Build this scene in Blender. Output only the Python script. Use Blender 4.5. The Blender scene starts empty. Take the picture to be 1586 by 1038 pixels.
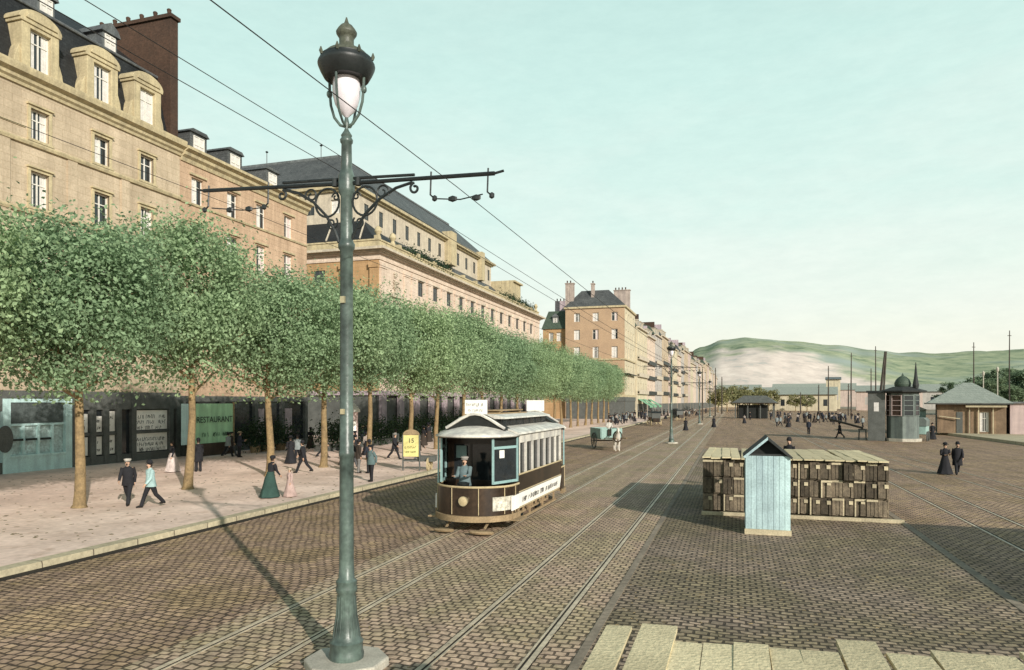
import bpy, bmesh, math, random
from mathutils import Vector, Matrix, noise
R = math.radians
PI = math.pi
scene = bpy.context.scene
COL = scene.collection
rnd = random.Random(7)

# ------------------------------------------------------------------ materials
def sr(r, g, b):
    f = lambda c: (c/255/12.92) if c/255 <= .04045 else ((c/255+.055)/1.055)**2.4
    return (f(r), f(g), f(b))

class NT:
    def __init__(s, m):
        s.t = m.node_tree; s.n = s.t.nodes; s.l = s.t.links
    def new(s, typ, **kw):
        nd = s.n.new(typ)
        for k, v in kw.items():
            if k.startswith('i_'):
                nd.inputs[int(k[2:]) if k[2:].isdigit() else k[2:].replace('_', ' ')].default_value = v
            else: setattr(nd, k, v)
        return nd
    def link(s, a, b): s.l.new(a, b)
    def ramp(s, fac, stops, interp='LINEAR'):
        r = s.n.new('ShaderNodeValToRGB'); r.color_ramp.interpolation = interp
        e = r.color_ramp.elements
        while len(e) < len(stops): e.new(.5)
        for el, (p, c) in zip(e, stops):
            el.position = p; el.color = tuple(c[:3])+(1,)
        s.link(fac, r.inputs[0]); return r.outputs[0]
    def mix(s, fac, a, b, mode='MIX'):
        m = s.n.new('ShaderNodeMix'); m.data_type = 'RGBA'; m.blend_type = mode
        for i, v in ((0, fac), (6, a), (7, b)):
            if hasattr(v, 'is_output'): s.link(v, m.inputs[i])
            elif i == 0: m.inputs[0].default_value = v
            else: m.inputs[i].default_value = tuple(v[:3])+(1,)
        return m.outputs[2]
    def math(s, op, a, b=0., c=0.):
        m = s.n.new('ShaderNodeMath'); m.operation = op
        for i, v in enumerate((a, b, c)):
            if hasattr(v, 'is_output'): s.link(v, m.inputs[i])
            else: m.inputs[i].default_value = v
        return m.outputs[0]

def base_mat(name):
    m = bpy.data.materials.new(name); m.use_nodes = True
    nt = NT(m); b = nt.n['Principled BSDF']
    return m, nt, b

def mul(c, k): return tuple(min(1, x*k) for x in c)

def mat(name, col, rough=.8, var=.25, scale=1.2, fine=14., bump=.15, metal=0., spec=.3, alt=None, streak=0., rand=0.):
    """mottled paint / stone / cloth: two noises, an optional second tint, rain streaks, a per-object shift"""
    m, nt, b = base_mat(name)
    tc = nt.new('ShaderNodeTexCoord'); co = tc.outputs['Object']
    n1 = nt.new('ShaderNodeTexNoise', i_Scale=scale, i_Detail=5., i_Roughness=.6); nt.link(co, n1.inputs[0])
    n2 = nt.new('ShaderNodeTexNoise', i_Scale=fine, i_Detail=3.); nt.link(co, n2.inputs[0])
    alt = alt or mul(col, 1-var)
    c = nt.ramp(n1.outputs[0], [(.3, alt), (.68, mul(col, 1+var*.35))])
    c = nt.mix(1., c, nt.ramp(n2.outputs[0], [(.28, (1-var*.9,)*3), (.72, (1+var*.3,)*3)]), 'MULTIPLY')
    if streak:
        mp = nt.new('ShaderNodeMapping'); mp.inputs[3].default_value = (1.6, 1.6, .07); nt.link(co, mp.inputs[0])
        n3 = nt.new('ShaderNodeTexNoise', i_Scale=1.8, i_Detail=6.); nt.link(mp.outputs[0], n3.inputs[0])
        c = nt.mix(1., c, nt.ramp(n3.outputs[0], [(.35, (1-streak, 1-streak, 1-streak*.9)), (.62, (1, 1, 1))]), 'MULTIPLY')
    if rand:
        oi = nt.new('ShaderNodeObjectInfo')
        c = nt.mix(1., c, nt.ramp(oi.outputs['Random'], [(0, (1-rand,)*3), (1, (1+rand*.5,)*3)]), 'MULTIPLY')
    nt.link(c, b.inputs['Base Color'])
    b.inputs['Roughness'].default_value = rough; b.inputs['Metallic'].default_value = metal
    b.inputs['Specular IOR Level'].default_value = spec
    if bump:
        bp = nt.new('ShaderNodeBump', i_Strength=bump, i_Distance=.02); nt.link(n2.outputs[0], bp.inputs['Height'])
        nt.link(bp.outputs[0], b.inputs['Normal'])
    return m

def brick_mat(name, c1, c2, mortar, bw, rh, mortar_size=.012, rough=.85, bump=.4, vert=True, patch=None, offset=.5, rot=0., dist=.02, speck=.3, swap=False, soot=0., dirt=0.):
    """coursed stones; vert: courses run round the walls, else laid on the ground plane"""
    m, nt, b = base_mat(name)
    tc = nt.new('ShaderNodeTexCoord')
    sp = nt.new('ShaderNodeSeparateXYZ'); nt.link(tc.outputs['Object'], sp.inputs[0])
    cb = nt.new('ShaderNodeCombineXYZ')
    if vert:
        nt.link(nt.math('ADD', sp.outputs[0], sp.outputs[1]), cb.inputs[0]); nt.link(sp.outputs[2], cb.inputs[1])
    else:
        wob = nt.new('ShaderNodeTexNoise', i_Scale=.6, i_Detail=3.); nt.link(tc.outputs['Object'], wob.inputs[0])
        w2 = nt.new('ShaderNodeTexNoise', i_Scale=6., i_Detail=1.); nt.link(tc.outputs['Object'], w2.inputs[0])
        a = nt.math('ADD', sp.outputs[0], nt.math('MULTIPLY', w2.outputs[0], .045))
        d = nt.math('ADD', sp.outputs[1], nt.math('ADD', nt.math('MULTIPLY', wob.outputs[0], .55), nt.math('MULTIPLY', w2.outputs[0], .035)))
        nt.link(d if swap else a, cb.inputs[0]); nt.link(a if swap else d, cb.inputs[1])
    bt = nt.new('ShaderNodeTexBrick', i_Scale=1., i_Mortar_Size=mortar_size, i_Mortar_Smooth=.35, i_Bias=0., i_Brick_Width=bw, i_Row_Height=rh, offset=offset)
    bt.inputs['Color1'].default_value = c1+(1,); bt.inputs['Color2'].default_value = c2+(1,); bt.inputs['Mortar'].default_value = mortar+(1,)
    nt.link(cb.outputs[0], bt.inputs[0])
    n1 = nt.new('ShaderNodeTexNoise', i_Scale=.35, i_Detail=6., i_Roughness=.62); nt.link(tc.outputs['Object'], n1.inputs[0])
    n2 = nt.new('ShaderNodeTexNoise', i_Scale=9., i_Detail=4.); nt.link(tc.outputs['Object'], n2.inputs[0])
    c = bt.outputs[0]
    c = nt.mix(1., c, nt.ramp(n2.outputs[0], [(.25, (1-speck,)*3), (.75, (1+speck*.45,)*3)]), 'MULTIPLY')
    if patch:
        c = nt.mix(1., c, nt.ramp(n1.outputs[0], [(p, q) for p, q in patch]), 'MULTIPLY')
    if soot:   # rain-washed soot running down the walls
        mp = nt.new('ShaderNodeMapping'); mp.inputs[3].default_value = (1.1, 1.1, .09); nt.link(tc.outputs['Object'], mp.inputs[0])
        n3 = nt.new('ShaderNodeTexNoise', i_Scale=1.5, i_Detail=7., i_Roughness=.65); nt.link(mp.outputs[0], n3.inputs[0])
        c = nt.mix(1., c, nt.ramp(n3.outputs[0], [(.36, (1-soot, 1-soot*1.05, 1-soot*1.1)), (.60, (1.03, 1.03, 1.03))]), 'MULTIPLY')
    if dirt:   # wheel-worn lanes along the street and blots of dung and straw dust
        mp = nt.new('ShaderNodeMapping'); mp.inputs[3].default_value = (1.3, .05, 1.); nt.link(tc.outputs['Object'], mp.inputs[0])
        n3 = nt.new('ShaderNodeTexNoise', i_Scale=1., i_Detail=5., i_Roughness=.6); nt.link(mp.outputs[0], n3.inputs[0])
        c = nt.mix(1., c, nt.ramp(n3.outputs[0], [(.34, (1-dirt,)*3), (.64, (1+dirt*.45,)*3)]), 'MULTIPLY')
        n4 = nt.new('ShaderNodeTexNoise', i_Scale=1.7, i_Detail=8., i_Roughness=.75); nt.link(tc.outputs['Object'], n4.inputs[0])
        f4 = nt.ramp(n4.outputs[0], [(.60, (0,0,0)), (.72, (.55,.55,.55))])
        c = nt.mix(f4, c, (.40, .31, .19))
        n5 = nt.new('ShaderNodeTexNoise', i_Scale=.8, i_Detail=7., i_Roughness=.7); nt.link(tc.outputs['Object'], n5.inputs[0])
        c = nt.mix(nt.ramp(n5.outputs[0], [(.30, (.6,.6,.6)), (.42, (0,0,0))]), c, (.10, .078, .058))
    nt.link(c, b.inputs['Base Color']); b.inputs['Roughness'].default_value = rough; b.inputs['Specular IOR Level'].default_value = .25
    h = nt.math('ADD', nt.math('MULTIPLY', bt.outputs[1], -1.), nt.math('MULTIPLY', n2.outputs[0], .5))
    bp = nt.new('ShaderNodeBump', i_Strength=bump, i_Distance=dist); nt.link(h, bp.inputs['Height']); nt.link(bp.outputs[0], b.inputs['Normal'])
    return m

def leaf_mat(name, dark, light):
    m, nt, b = base_mat(name)
    g = nt.new('ShaderNodeNewGeometry'); tc = nt.new('ShaderNodeTexCoord'); oi = nt.new('ShaderNodeObjectInfo')
    n1 = nt.new('ShaderNodeTexNoise', i_Scale=.9, i_Detail=3.); nt.link(tc.outputs['Object'], n1.inputs[0])
    f = nt.math('ADD', nt.math('MULTIPLY', g.outputs['Random Per Island'], .55), nt.math('MULTIPLY', n1.outputs[0], .5))
    c = nt.ramp(f, [(.2, dark), (.85, light)])
    c = nt.mix(1., c, nt.ramp(oi.outputs['Random'], [(0, (.82, .86, .84)), (1, (1.12, 1.08, 1.0))]), 'MULTIPLY')
    nt.link(c, b.inputs['Base Color']); b.inputs['Roughness'].default_value = .6; b.inputs['Specular IOR Level'].default_value = .2
    tr = nt.new('ShaderNodeBsdfTranslucent'); nt.link(c, tr.inputs[0])
    ms = nt.new('ShaderNodeMixShader'); ms.inputs[0].default_value = .42
    nt.link(b.outputs[0], ms.inputs[1]); nt.link(tr.outputs[0], ms.inputs[2])
    nt.link(ms.outputs[0], nt.n['Material Output'].inputs[0])
    return m

M = {}
M['stone_pale'] = brick_mat('pale limestone', (.58, .49, .37), (.51, .43, .32), (.42, .34, .24), 1.0, .42, .013, bump=.15, patch=[(.3, (.80, .76, .72)), (.7, (1.06, 1.02, .98))], speck=.2, soot=.15)
M['stone_pink'] = brick_mat('pinkish limestone', (.74, .625, .52), (.68, .57, .465), (.46, .36, .28), 1.0, .42, .013, bump=.15, patch=[(.3, (.82, .78, .76)), (.7, (1.05, 1.02, 1.0))], speck=.2, soot=.15)
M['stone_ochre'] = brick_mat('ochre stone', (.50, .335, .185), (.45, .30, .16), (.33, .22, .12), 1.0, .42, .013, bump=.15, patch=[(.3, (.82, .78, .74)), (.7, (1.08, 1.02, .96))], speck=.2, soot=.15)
M['stone_rose'] = brick_mat('rose tan stone', (.60, .445, .32), (.54, .395, .28), (.38, .28, .2), 1.0, .42, .013, bump=.15, patch=[(.3, (.82, .78, .74)), (.7, (1.06, 1.02, .98))], speck=.22, soot=.2)
M['trim_stone'] = mat('carved yellow stone', (.56, .47, .29), .85, .22, 1.5, 9., .25, streak=.25)
M['trim_pale'] = mat('carved pale stone', (.60, .52, .40), .85, .2, 1.5, 9., .25, streak=.2)
M['brick_red'] = brick_mat('old brown brick', (.095, .055, .040), (.072, .043, .031), (.06, .05, .04), .23, .075, .01, bump=.3, patch=[(.3, (.7, .7, .7)), (.7, (1.2, 1.1, 1.0))])
M['brick_orange'] = brick_mat('orange brick', (.51, .365, .25), (.45, .315, .21), (.42, .33, .23), .24, .08, .012, bump=.2, patch=[(.3, (.84, .80, .78)), (.7, (1.08, 1.03, .96))])
M['slate'] = brick_mat('slate', (.105, .110, .112), (.075, .080, .082), (.016, .018, .022), .3, .19, .008, rough=.55, bump=.4, patch=[(.3, (.75, .75, .75)), (.7, (1.3, 1.3, 1.25))])
M['slate_dark'] = brick_mat('dark slate', (.030, .032, .034), (.020, .021, .023), (.008, .008, .009), .3, .19, .008, rough=.55, bump=.4, patch=[(.3, (.75, .75, .75)), (.7, (1.3, 1.3, 1.25))])
M['slate_green'] = brick_mat('greenish slate', (.085, .115, .085), (.06, .085, .062), (.03, .04, .03), .3, .19, .008, rough=.6, bump=.4)
M['slate_pale'] = brick_mat('pale slate', (.34, .37, .32), (.28, .31, .27), (.18, .2, .17), .35, .25, .012, rough=.6, bump=.3)
M['zinc'] = mat('zinc', (.19, .20, .20), .5, .3, .8, 6., .1, metal=.3, streak=.3)
M['white_paint'] = mat('white paint', (.74, .71, .64), .55, .15, 2., 20., .08)
M['lilac_wall'] = mat('lilac stucco', (.52, .42, .44), .85, .2, 1., 8., .15, streak=.3)
M['cream_wall'] = mat('cream stucco', (.66, .58, .41), .85, .18, .5, 6., .15, streak=.25)
M['rose_wall'] = mat('rose stucco', (.62, .49, .42), .85, .18, .5, 6., .15, streak=.25)
M['grey_wall'] = mat('grey stucco', (.52, .48, .43), .85, .2, .5, 6., .15, streak=.25)
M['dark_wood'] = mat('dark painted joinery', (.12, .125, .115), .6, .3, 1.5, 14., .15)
M['blue_paint'] = mat('pale blue joinery', (.62, .84, .81), .55, .16, 1.4, 16., .1, streak=.2)
M['poster'] = mat('white poster paper', (.92, .89, .82), .8, .12, 2., 18., .05)
M['ink'] = mat('dark lettering', (.035, .04, .035), .8, .2, 3., 20., 0)
M['green_canvas'] = mat('green canvas', (.48, .78, .48), .85, .16, 1.2, 24., .25, streak=.18)
M['glass_dark'] = mat('window glass', (.028, .034, .038), .08, .3, .6, 4., .02, spec=.6)
M['curtain'] = mat('white curtain', (.70, .67, .63), .9, .2, 3., 24., .3)
M['shutter'] = mat('pale shutter', (.66, .55, .52), .7, .15, 2., 22., .2)
M['road'] = brick_mat('stone setts', (.55, .40, .28), (.36, .262, .19), (.10, .073, .054), .225, .185, .026, rough=.8, bump=.9, vert=False, dist=.03,
    patch=[(.25, (.70, .65, .60)), (.40, (.98, .93, .74)), (.52, (1.05, .97, .96)), (.62,(1.18,1.12,.92)), (.75, (1.28, 1.18, 1.08))], speck=.45, dirt=.22)
M['bed'] = brick_mat('paler setts', (.66, .495, .37), (.46, .345, .265), (.14, .104, .077), .215, .18, .025, rough=.8, bump=.9, vert=False, dist=.03,
    patch=[(.25, (.68, .64, .66)), (.42, (.92, .96, .78)), (.56, (1.03, .98, .94)), (.75, (1.15, 1.14, 1.02))], speck=.4, dirt=.22)
M['quay'] = brick_mat('dark quay setts', (.46, .355, .27), (.27, .212, .165), (.08, .062, .048), .25, .165, .028, rough=.8, bump=1., vert=False, dist=.035,
    patch=[(.25, (.58, .55, .54)), (.42, (.88, .90, .72)), (.58, (1.04, 1.0, .96)), (.75, (1.25, 1.25, 1.22))], speck=.45, dirt=.15)
M['pavement'] = mat('trodden pavement', (.82, .655, .575), .9, .2, .35, 5., .3, alt=(.64, .51, .44))
_pm = M['pavement']; _nt = NT(_pm); _b = _nt.n['Principled BSDF']; _src = _b.inputs['Base Color'].links[0].from_socket
_tc = _nt.new('ShaderNodeTexCoord')
for _sc, _lo, _hi, _c in ((.16, .40, .60, (.80, .76, .74)), (1.1, .56, .70, (.72, .66, .60)), (4.5, .60, .72, (.80, .76, .70))):
    _n = _nt.new('ShaderNodeTexNoise', i_Scale=_sc, i_Detail=8., i_Roughness=.7); _nt.link(_tc.outputs['Object'], _n.inputs[0])
    _src = _nt.mix(1., _src, _nt.ramp(_n.outputs[0], [(_lo, (1.04, 1.03, 1.02)), (_hi, _c)]), 'MULTIPLY')
_nt.link(_src, _b.inputs['Base Color'])
M['kerbstone'] = brick_mat('granite kerb', (.55, .48, .35), (.48, .42, .31), (.16, .13, .10), 1.4, 9., .02, vert=False, swap=True, bump=.4, patch=[(.3, (.8, .8, .75)), (.7, (1.1, 1.08, 1.))])
M['steel_rail'] = mat('worn rail steel', (.66, .54, .39), .5, .3, 1., 8., .1, metal=.15)
M['groove'] = mat('rail groove', (.03, .024, .018), .9, .3, 2., 10., .1)
M['cast_green'] = mat('green cast iron', (.135, .185, .155), .38, .35, 2.2, 12., .3, alt=(.050, .070, .060), spec=.5, streak=.45)
M['cast_dark'] = mat('dark iron', (.018, .022, .022), .45, .3, 2., 14., .2, spec=.45)
M['lamp_metal'] = mat('weathered bronze hood', (.10, .105, .075), .5, .4, 4., 24., .3, alt=(.045, .05, .036), spec=.45)
M['opal'] = mat('opal glass', (.80, .74, .78), .22, .1, 2., 10., .02, spec=.5)
M['plinth'] = mat('pale granite', (.50, .46, .38), .85, .25, 3., 30., .3)
M['tram_brown'] = mat('dark brown coach paint', (.060, .037, .022), .32, .45, 1., 10., .04, spec=.5, streak=.4)
M['tram_cream'] = mat('cream coach paint', (.78, .74, .65), .4, .2, 1.4, 14., .05, streak=.35)
M['tram_blue'] = mat('pale blue coach paint', (.30, .46, .45), .4, .16, 1.4, 14., .05)
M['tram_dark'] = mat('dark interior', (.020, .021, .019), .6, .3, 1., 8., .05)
M['tan_wood'] = mat('tan timber', (.36, .26, .15), .75, .3, 2., 20., .3)
M['gilt'] = mat('pale lining paint', (.55, .44, .26), .5, .2, 3., 20., .05)
M['brass'] = mat('polished brass', (.65, .56, .36), .3, .2, 3., 20., .05, metal=.6)
M['board'] = mat('sawn plank', (.74, .63, .40), .8, .26, 1.3, 30., .6, alt=(.52, .44, .27), rand=.2)
M['crate'] = mat('weathered crate wood', (.235, .185, .125), .85, .45, 3., 20., .7, alt=(.085, .068, .05), rand=.6)
M['batten'] = mat('bare batten', (.60, .51, .34), .8, .3, 2., 20., .3, rand=.3)
M['hut_blue'] = mat('pale blue hut boards', (.56, .74, .74), .7, .24, 1.8, 18., .4, streak=.38, rand=.0)
M['hut_dark'] = mat('hut roof tar', (.045, .048, .046), .8, .3, 2., 14., .3)
M['bark'] = mat('plane bark', (.30, .21, .105), .9, .35, 2.2, 12., .7, alt=(.17, .12, .065))
M['leaf'] = leaf_mat('sage leaves', (.155, .23, .125), (.45, .60, .36))
M['leaf_dark'] = leaf_mat('dark leaves', (.018, .036, .018), (.055, .095, .05))
M['leaf_far'] = leaf_mat('hazy far leaves', (.10, .145, .09), (.23, .31, .19))
M['leaf_yellow'] = leaf_mat('yellowish leaves', (.15, .15, .07), (.36, .34, .17))
M['skin'] = mat('skin', (.52, .33, .23), .6, .1, 4., 30., .05)
M['hair'] = mat('dark hair', (.03, .02, .014), .7, .3, 9., 60., .3)
M['horse_hide'] = mat('white horse hide', (.66, .60, .52), .8, .2, 3., 24., .2)
M['cart_green'] = mat('green cart boards', (.30, .43, .39), .75, .2, 2., 16., .2)
M['pink_paint'] = mat('rose paint', (.60, .46, .43), .7, .15, 2., 14., .1, streak=.2)
M['yellow_panel'] = mat('yellow poster', (.72, .64, .26), .8, .12, 2., 16., .05)
M['awning'] = mat('green awning', (.20, .40, .25), .85, .2, 1., 20., .2)
M['kiosk_paint'] = mat('grey-green kiosk paint', (.17, .20, .18), .7, .2, 1.4, 12., .15, streak=.3)
M['station_wall'] = mat('brown boarded wall', (.30, .205, .13), .85, .3, 1., 10., .3, streak=.3)
M['mast'] = mat('tarred mast', (.075, .062, .05), .8, .3, 2., 12., .2)
M['wire'] = mat('copper wire', (.03, .026, .024), .6, .2, 3., 12., 0)
_cl = {}
def cloth(c):
    if c not in _cl: _cl[c] = mat('cloth %d' % len(_cl), c, .9, .3, 3., 40., .3)
    return _cl[c]

# ------------------------------------------------------------------ mesh building
class MB:
    def __init__(s): s.v = []; s.f = []
    def add(s, vs, fs):
        o = len(s.v); s.v += [tuple(v) for v in vs]; s.f += [tuple(i+o for i in f) for f in fs]; return s
    def box(s, x0, x1, y0, y1, z0, z1):
        return s.add([(x0,y0,z0),(x1,y0,z0),(x1,y1,z0),(x0,y1,z0),(x0,y0,z1),(x1,y0,z1),(x1,y1,z1),(x0,y1,z1)],
                     [(0,3,2,1),(4,5,6,7),(0,1,5,4),(1,2,6,5),(2,3,7,6),(3,0,4,7)])
    def rbox(s, c, size, rz=0., rx=0., ry=0.):
        m = Matrix.Translation(c) @ Matrix.Rotation(rz,4,'Z') @ Matrix.Rotation(ry,4,'Y') @ Matrix.Rotation(rx,4,'X')
        a, b, h = (q/2 for q in size)
        vs = [m @ Vector(p) for p in ((-a,-b,-h),(a,-b,-h),(a,b,-h),(-a,b,-h),(-a,-b,h),(a,-b,h),(a,b,h),(-a,b,h))]
        return s.add(vs, [(0,3,2,1),(4,5,6,7),(0,1,5,4),(1,2,6,5),(2,3,7,6),(3,0,4,7)])
    def beam(s, p, q, w, h):
        p = Vector(p); q = Vector(q); d = q-p; L = d.length
        m = Matrix.Translation((p+q)/2) @ d.to_track_quat('Y','Z').to_matrix().to_4x4()
        a, b, c = w/2, L/2, h/2
        vs = [m @ Vector(k) for k in ((-a,-b,-c),(a,-b,-c),(a,b,-c),(-a,b,-c),(-a,-b,c),(a,-b,c),(a,b,c),(-a,b,c))]
        return s.add(vs, [(0,3,2,1),(4,5,6,7),(0,1,5,4),(1,2,6,5),(2,3,7,6),(3,0,4,7)])
    def quad(s, a, b, c, d): return s.add([a,b,c,d], [(0,1,2,3)])
    def tube(s, pts, r, n=8):
        pts = [Vector(p) for p in pts]
        if not hasattr(r, '__len__'): r = [r]*len(pts)
        rings = []; up = None
        for i, p in enumerate(pts):
            d = (pts[min(i+1, len(pts)-1)] - pts[max(i-1, 0)])
            if d.length < 1e-9: d = Vector((0,0,1))
            d.normalize()
            if up is None: up = d.orthogonal().normalized()
            else:
                up = up - d*up.dot(d)
                if up.length < 1e-6: up = d.orthogonal()
                up.normalize()
            w = d.cross(up)
            rings.append([p + (up*math.cos(2*PI*k/n) + w*math.sin(2*PI*k/n))*r[i] for k in range(n)])
        vs = [v for g in rings for v in g]; fs = []
        for i in range(len(rings)-1):
            for k in range(n):
                a = i*n+k; b = i*n+(k+1)%n
                fs.append((a, b, b+n, a+n))
        fs.append(tuple(range(n-1,-1,-1))); fs.append(tuple((len(rings)-1)*n+k for k in range(n)))
        return s.add(vs, fs)
    def loft(s, rings, n=16, cap=True):
        """rings: (cx, cy, z, rx, ry)"""
        vs = []; fs = []
        for (cx, cy, z, rx, ry) in rings:
            vs += [(cx+rx*math.cos(2*PI*k/n), cy+ry*math.sin(2*PI*k/n), z) for k in range(n)]
        for i in range(len(rings)-1):
            for k in range(n):
                a = i*n+k; b = i*n+(k+1)%n
                fs.append((a, b, b+n, a+n))
        if cap: fs.append(tuple(range(n-1,-1,-1))); fs.append(tuple((len(rings)-1)*n+k for k in range(n)))
        return s.add(vs, fs)
    def lathe(s, prof, c=(0,0), n=20): return s.loft([(c[0], c[1], z, r, r) for r, z in prof], n)
    def prism(s, poly, ax, a, b):
        """poly of 2-D points in the plane across axis ax ('x': (y,z), 'y': (x,z), 'z': (x,y)), from a to b"""
        P = {'x': lambda p, t: (t, p[0], p[1]), 'y': lambda p, t: (p[0], t, p[1]), 'z': lambda p, t: (p[0], p[1], t)}[ax]
        n = len(poly)
        vs = [P(p, a) for p in poly] + [P(p, b) for p in poly]
        return s.add(vs, [tuple(range(n-1,-1,-1)), tuple(range(n,2*n))] + [(k, (k+1)%n, n+(k+1)%n, n+k) for k in range(n)])
    def mesh(s, name, m, smooth=False):
        me = bpy.data.meshes.new(name); me.from_pydata(s.v, [], s.f)
        bm = bmesh.new(); bm.from_mesh(me); bmesh.ops.recalc_face_normals(bm, faces=bm.faces); bm.to_mesh(me); bm.free()
        if m: me.materials.append(m)
        if smooth:
            me.shade_smooth()
            try: me.set_sharp_from_angle(angle=R(42))
            except Exception: pass
        return me
    def build(s, name, m, parent=None, loc=(0,0,0), rz=0., smooth=False, bevel=0.):
        return link(name, s.mesh(name, m, smooth), parent, loc, rz, bevel)

def link(name, me, parent=None, loc=(0,0,0), rz=0., bevel=0.):
    o = bpy.data.objects.new(name, me); COL.objects.link(o)
    o.parent = parent; o.location = loc; o.rotation_euler = (0,0,rz)
    if bevel:
        b = o.modifiers.new('bevel', 'BEVEL'); b.width = bevel; b.segments = 2; b.limit_method = 'ANGLE'; b.angle_limit = R(40)
    return o
def tag(o, label, cat, group=None, kind=None):
    if label: o['label'] = label
    if cat: o['category'] = cat
    if group: o['group'] = group
    if kind: o['kind'] = kind
    return o
def thing(name, label, cat, loc=(0,0,0), rz=0., group=None):
    o = bpy.data.objects.new(name, None); COL.objects.link(o); o.empty_display_size = .3
    o.location = loc; o.rotation_euler = (0,0,rz)
    return tag(o, label, cat, group)
def dup(root, loc, rz=None, label=None, group=None, parent=None):
    r = root.copy(); COL.objects.link(r); r.parent = parent; r.location = loc
    if rz is not None: r.rotation_euler = (0,0,rz)
    if label: r['label'] = label
    if group: r['group'] = group
    for ch in list(root.children): dup(ch, ch.location, None, None, None, r)
    return r
def struct(name, mb, m, smooth=False): return tag(mb.build(name, m, smooth=smooth), None, None, kind='structure')
ORD = ['first','second','third','fourth','fifth','sixth','seventh','eighth','ninth','tenth','eleventh','twelfth','thirteenth','fourteenth','fifteenth','sixteenth','seventeenth','eighteenth','nineteenth','twentieth','twenty-first','twenty-second','twenty-third','twenty-fourth','twenty-fifth','twenty-sixth','twenty-seventh','twenty-eighth','twenty-ninth','thirtieth','thirty-first','thirty-second','thirty-third','thirty-fourth','thirty-fifth','thirty-sixth']

def sheet(mb, x0, x1, y0, y1, z): return mb.quad((x0,y0,z),(x1,y0,z),(x1,y1,z),(x0,y1,z))
def text_mesh(body, size, m, name, align='CENTER', extrude=.004, shear=0.):
    cu = bpy.data.curves.new('t', 'FONT'); cu.body = body; cu.size = size; cu.align_x = align; cu.align_y = 'CENTER'; cu.extrude = extrude; cu.shear = shear; cu.resolution_u = 3
    o = bpy.data.objects.new('t', cu); COL.objects.link(o)
    dg = bpy.context.evaluated_depsgraph_get(); me = bpy.data.meshes.new_from_object(o.evaluated_get(dg)); me.name = name
    bpy.data.objects.remove(o); me.materials.clear(); me.materials.append(m); return me
def scrawl(mb, x0, x1, z, h, y, seed, th=.02):
    """hand-lettered strokes too worn to read"""
    q = random.Random(seed); x = x0
    while x < x1:
        w = h*q.uniform(.25, .55); k = q.random()
        if k > .15:
            mb.rbox((x, y, z+h*q.uniform(-.05,.05)), (th, .006, h*q.uniform(.6,1.)), ry=q.uniform(-.35,.35))
            if k > .4: mb.rbox((x+w*.45, y, z+q.uniform(-.4,.4)*h), (w*.8, .0055, th), ry=q.uniform(-.8,.8))
            if k > .75: mb.rbox((x+w*.7, y, z), (th, .0065, h*.7), ry=q.uniform(-.5,.5))
        x += w+h*.12
# ------------------------------------------------------------------ setting
TH = math.atan(342/1100)
mb = MB(); sheet(mb, -4000, 4000, -60, 5200, 0.); struct('ground', mb, mat('far ground', (.30,.26,.19), .9, .25, .02, .6, 0))
mb = MB(); sheet(mb, -16.4, 60, -40, 700, .004); struct('road', mb, M['road'])
mb = MB(); sheet(mb, -8.75, -2.35, -40, 700, .008); struct('tram_bed', mb, M['bed'])
mb = MB(); sheet(mb, -2.2, 5.25, -40, 62, .008); struct('quay', mb, M['quay'])
mb = MB(); mb.box(-2.35, -2.2, -40, 62, -.1, .02); mb.box(5.25, 5.45, -40, 62, -.1, .018); struct('edging', mb, mat('worn edging', (.30,.245,.185), .85, .35, 1.5, 8., .4))
mb = MB()
mb.add([(-60,-40,.15),(-16.25,-40,.15),(-16.25,700,.15),(-60,700,.15)], [(0,1,2,3)])
struct('pavement', mb, M['pavement'])
mb = MB(); mb.box(-16.25, -15.85, -40, 700, -.1, .165); struct('kerb', mb, M['kerbstone'])
mb = MB(); mb.box(-15.84, -15.5, -40, 700, -.1, .009); struct('gutter', mb, M['groove'])  # gutter, its shadow put into the flat dark colour
# tram rails: steel head and flange groove, laid in the setts
rails = [-8.2, -6.72, -4.47, -2.97]
mb = MB(); mg = MB()
for i, x in enumerate(rails):
    s = 1 if i % 2 == 0 else -1
    mb.box(x-.042, x+.042, -40, 600, -.1, .017); mg.box(x+s*.04, x+s*.085, -40, 600, -.1, .0125); mg.box(x-s*.04, x-s*.06, -40, 600, -.1, .0125)
    mb.box(min(x+s*.087,x+s*.125), max(x+s*.087,x+s*.125), -40, 600, -.1, .016)
struct('tram_rails', mb, M['steel_rail']); struct('rail_grooves', mg, M['groove'])
# quay tracks on the right, the last pair swinging away to the quayside
def curve_strip(mb, f, y0, y1, w, z, n=40):
    for k in range(n):
        a = y0+(y1-y0)*k/n; b = y0+(y1-y0)*(k+1)/n
        mb.quad((f(a)-w,a,z),(f(a)+w,a,z),(f(b)+w,b,z),(f(b)-w,b,z))
mb = MB(); mg = MB()
for x in (7.4, 8.85):
    curve_strip(mb, lambda y, x=x: x, -30, 260, .035, .017, 2); curve_strip(mg, lambda y, x=x: x+.07, -30, 260, .03, .0125, 2)
for x in (11.6, 13.05):
    f = lambda y, x=x: x-.00115*max(0, y-20)**2*.9
    curve_strip(mb, f, -30, 110, .035, .019, 40); curve_strip(mg, lambda y, f=f: f(y)+.07, -30, 110, .03, .0145, 40)
struct('quay_rails', mb, M['steel_rail']); struct('quay_rail_grooves', mg, M['groove'])
# raised platform before the station
mb = MB(); mb.prism([(24.0,98.5),(24.4,94.8),(25.4,74),(60,74),(60,98.5)], 'z', -.1, .28); struct('platform', mb, M['kerbstone'])

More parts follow.
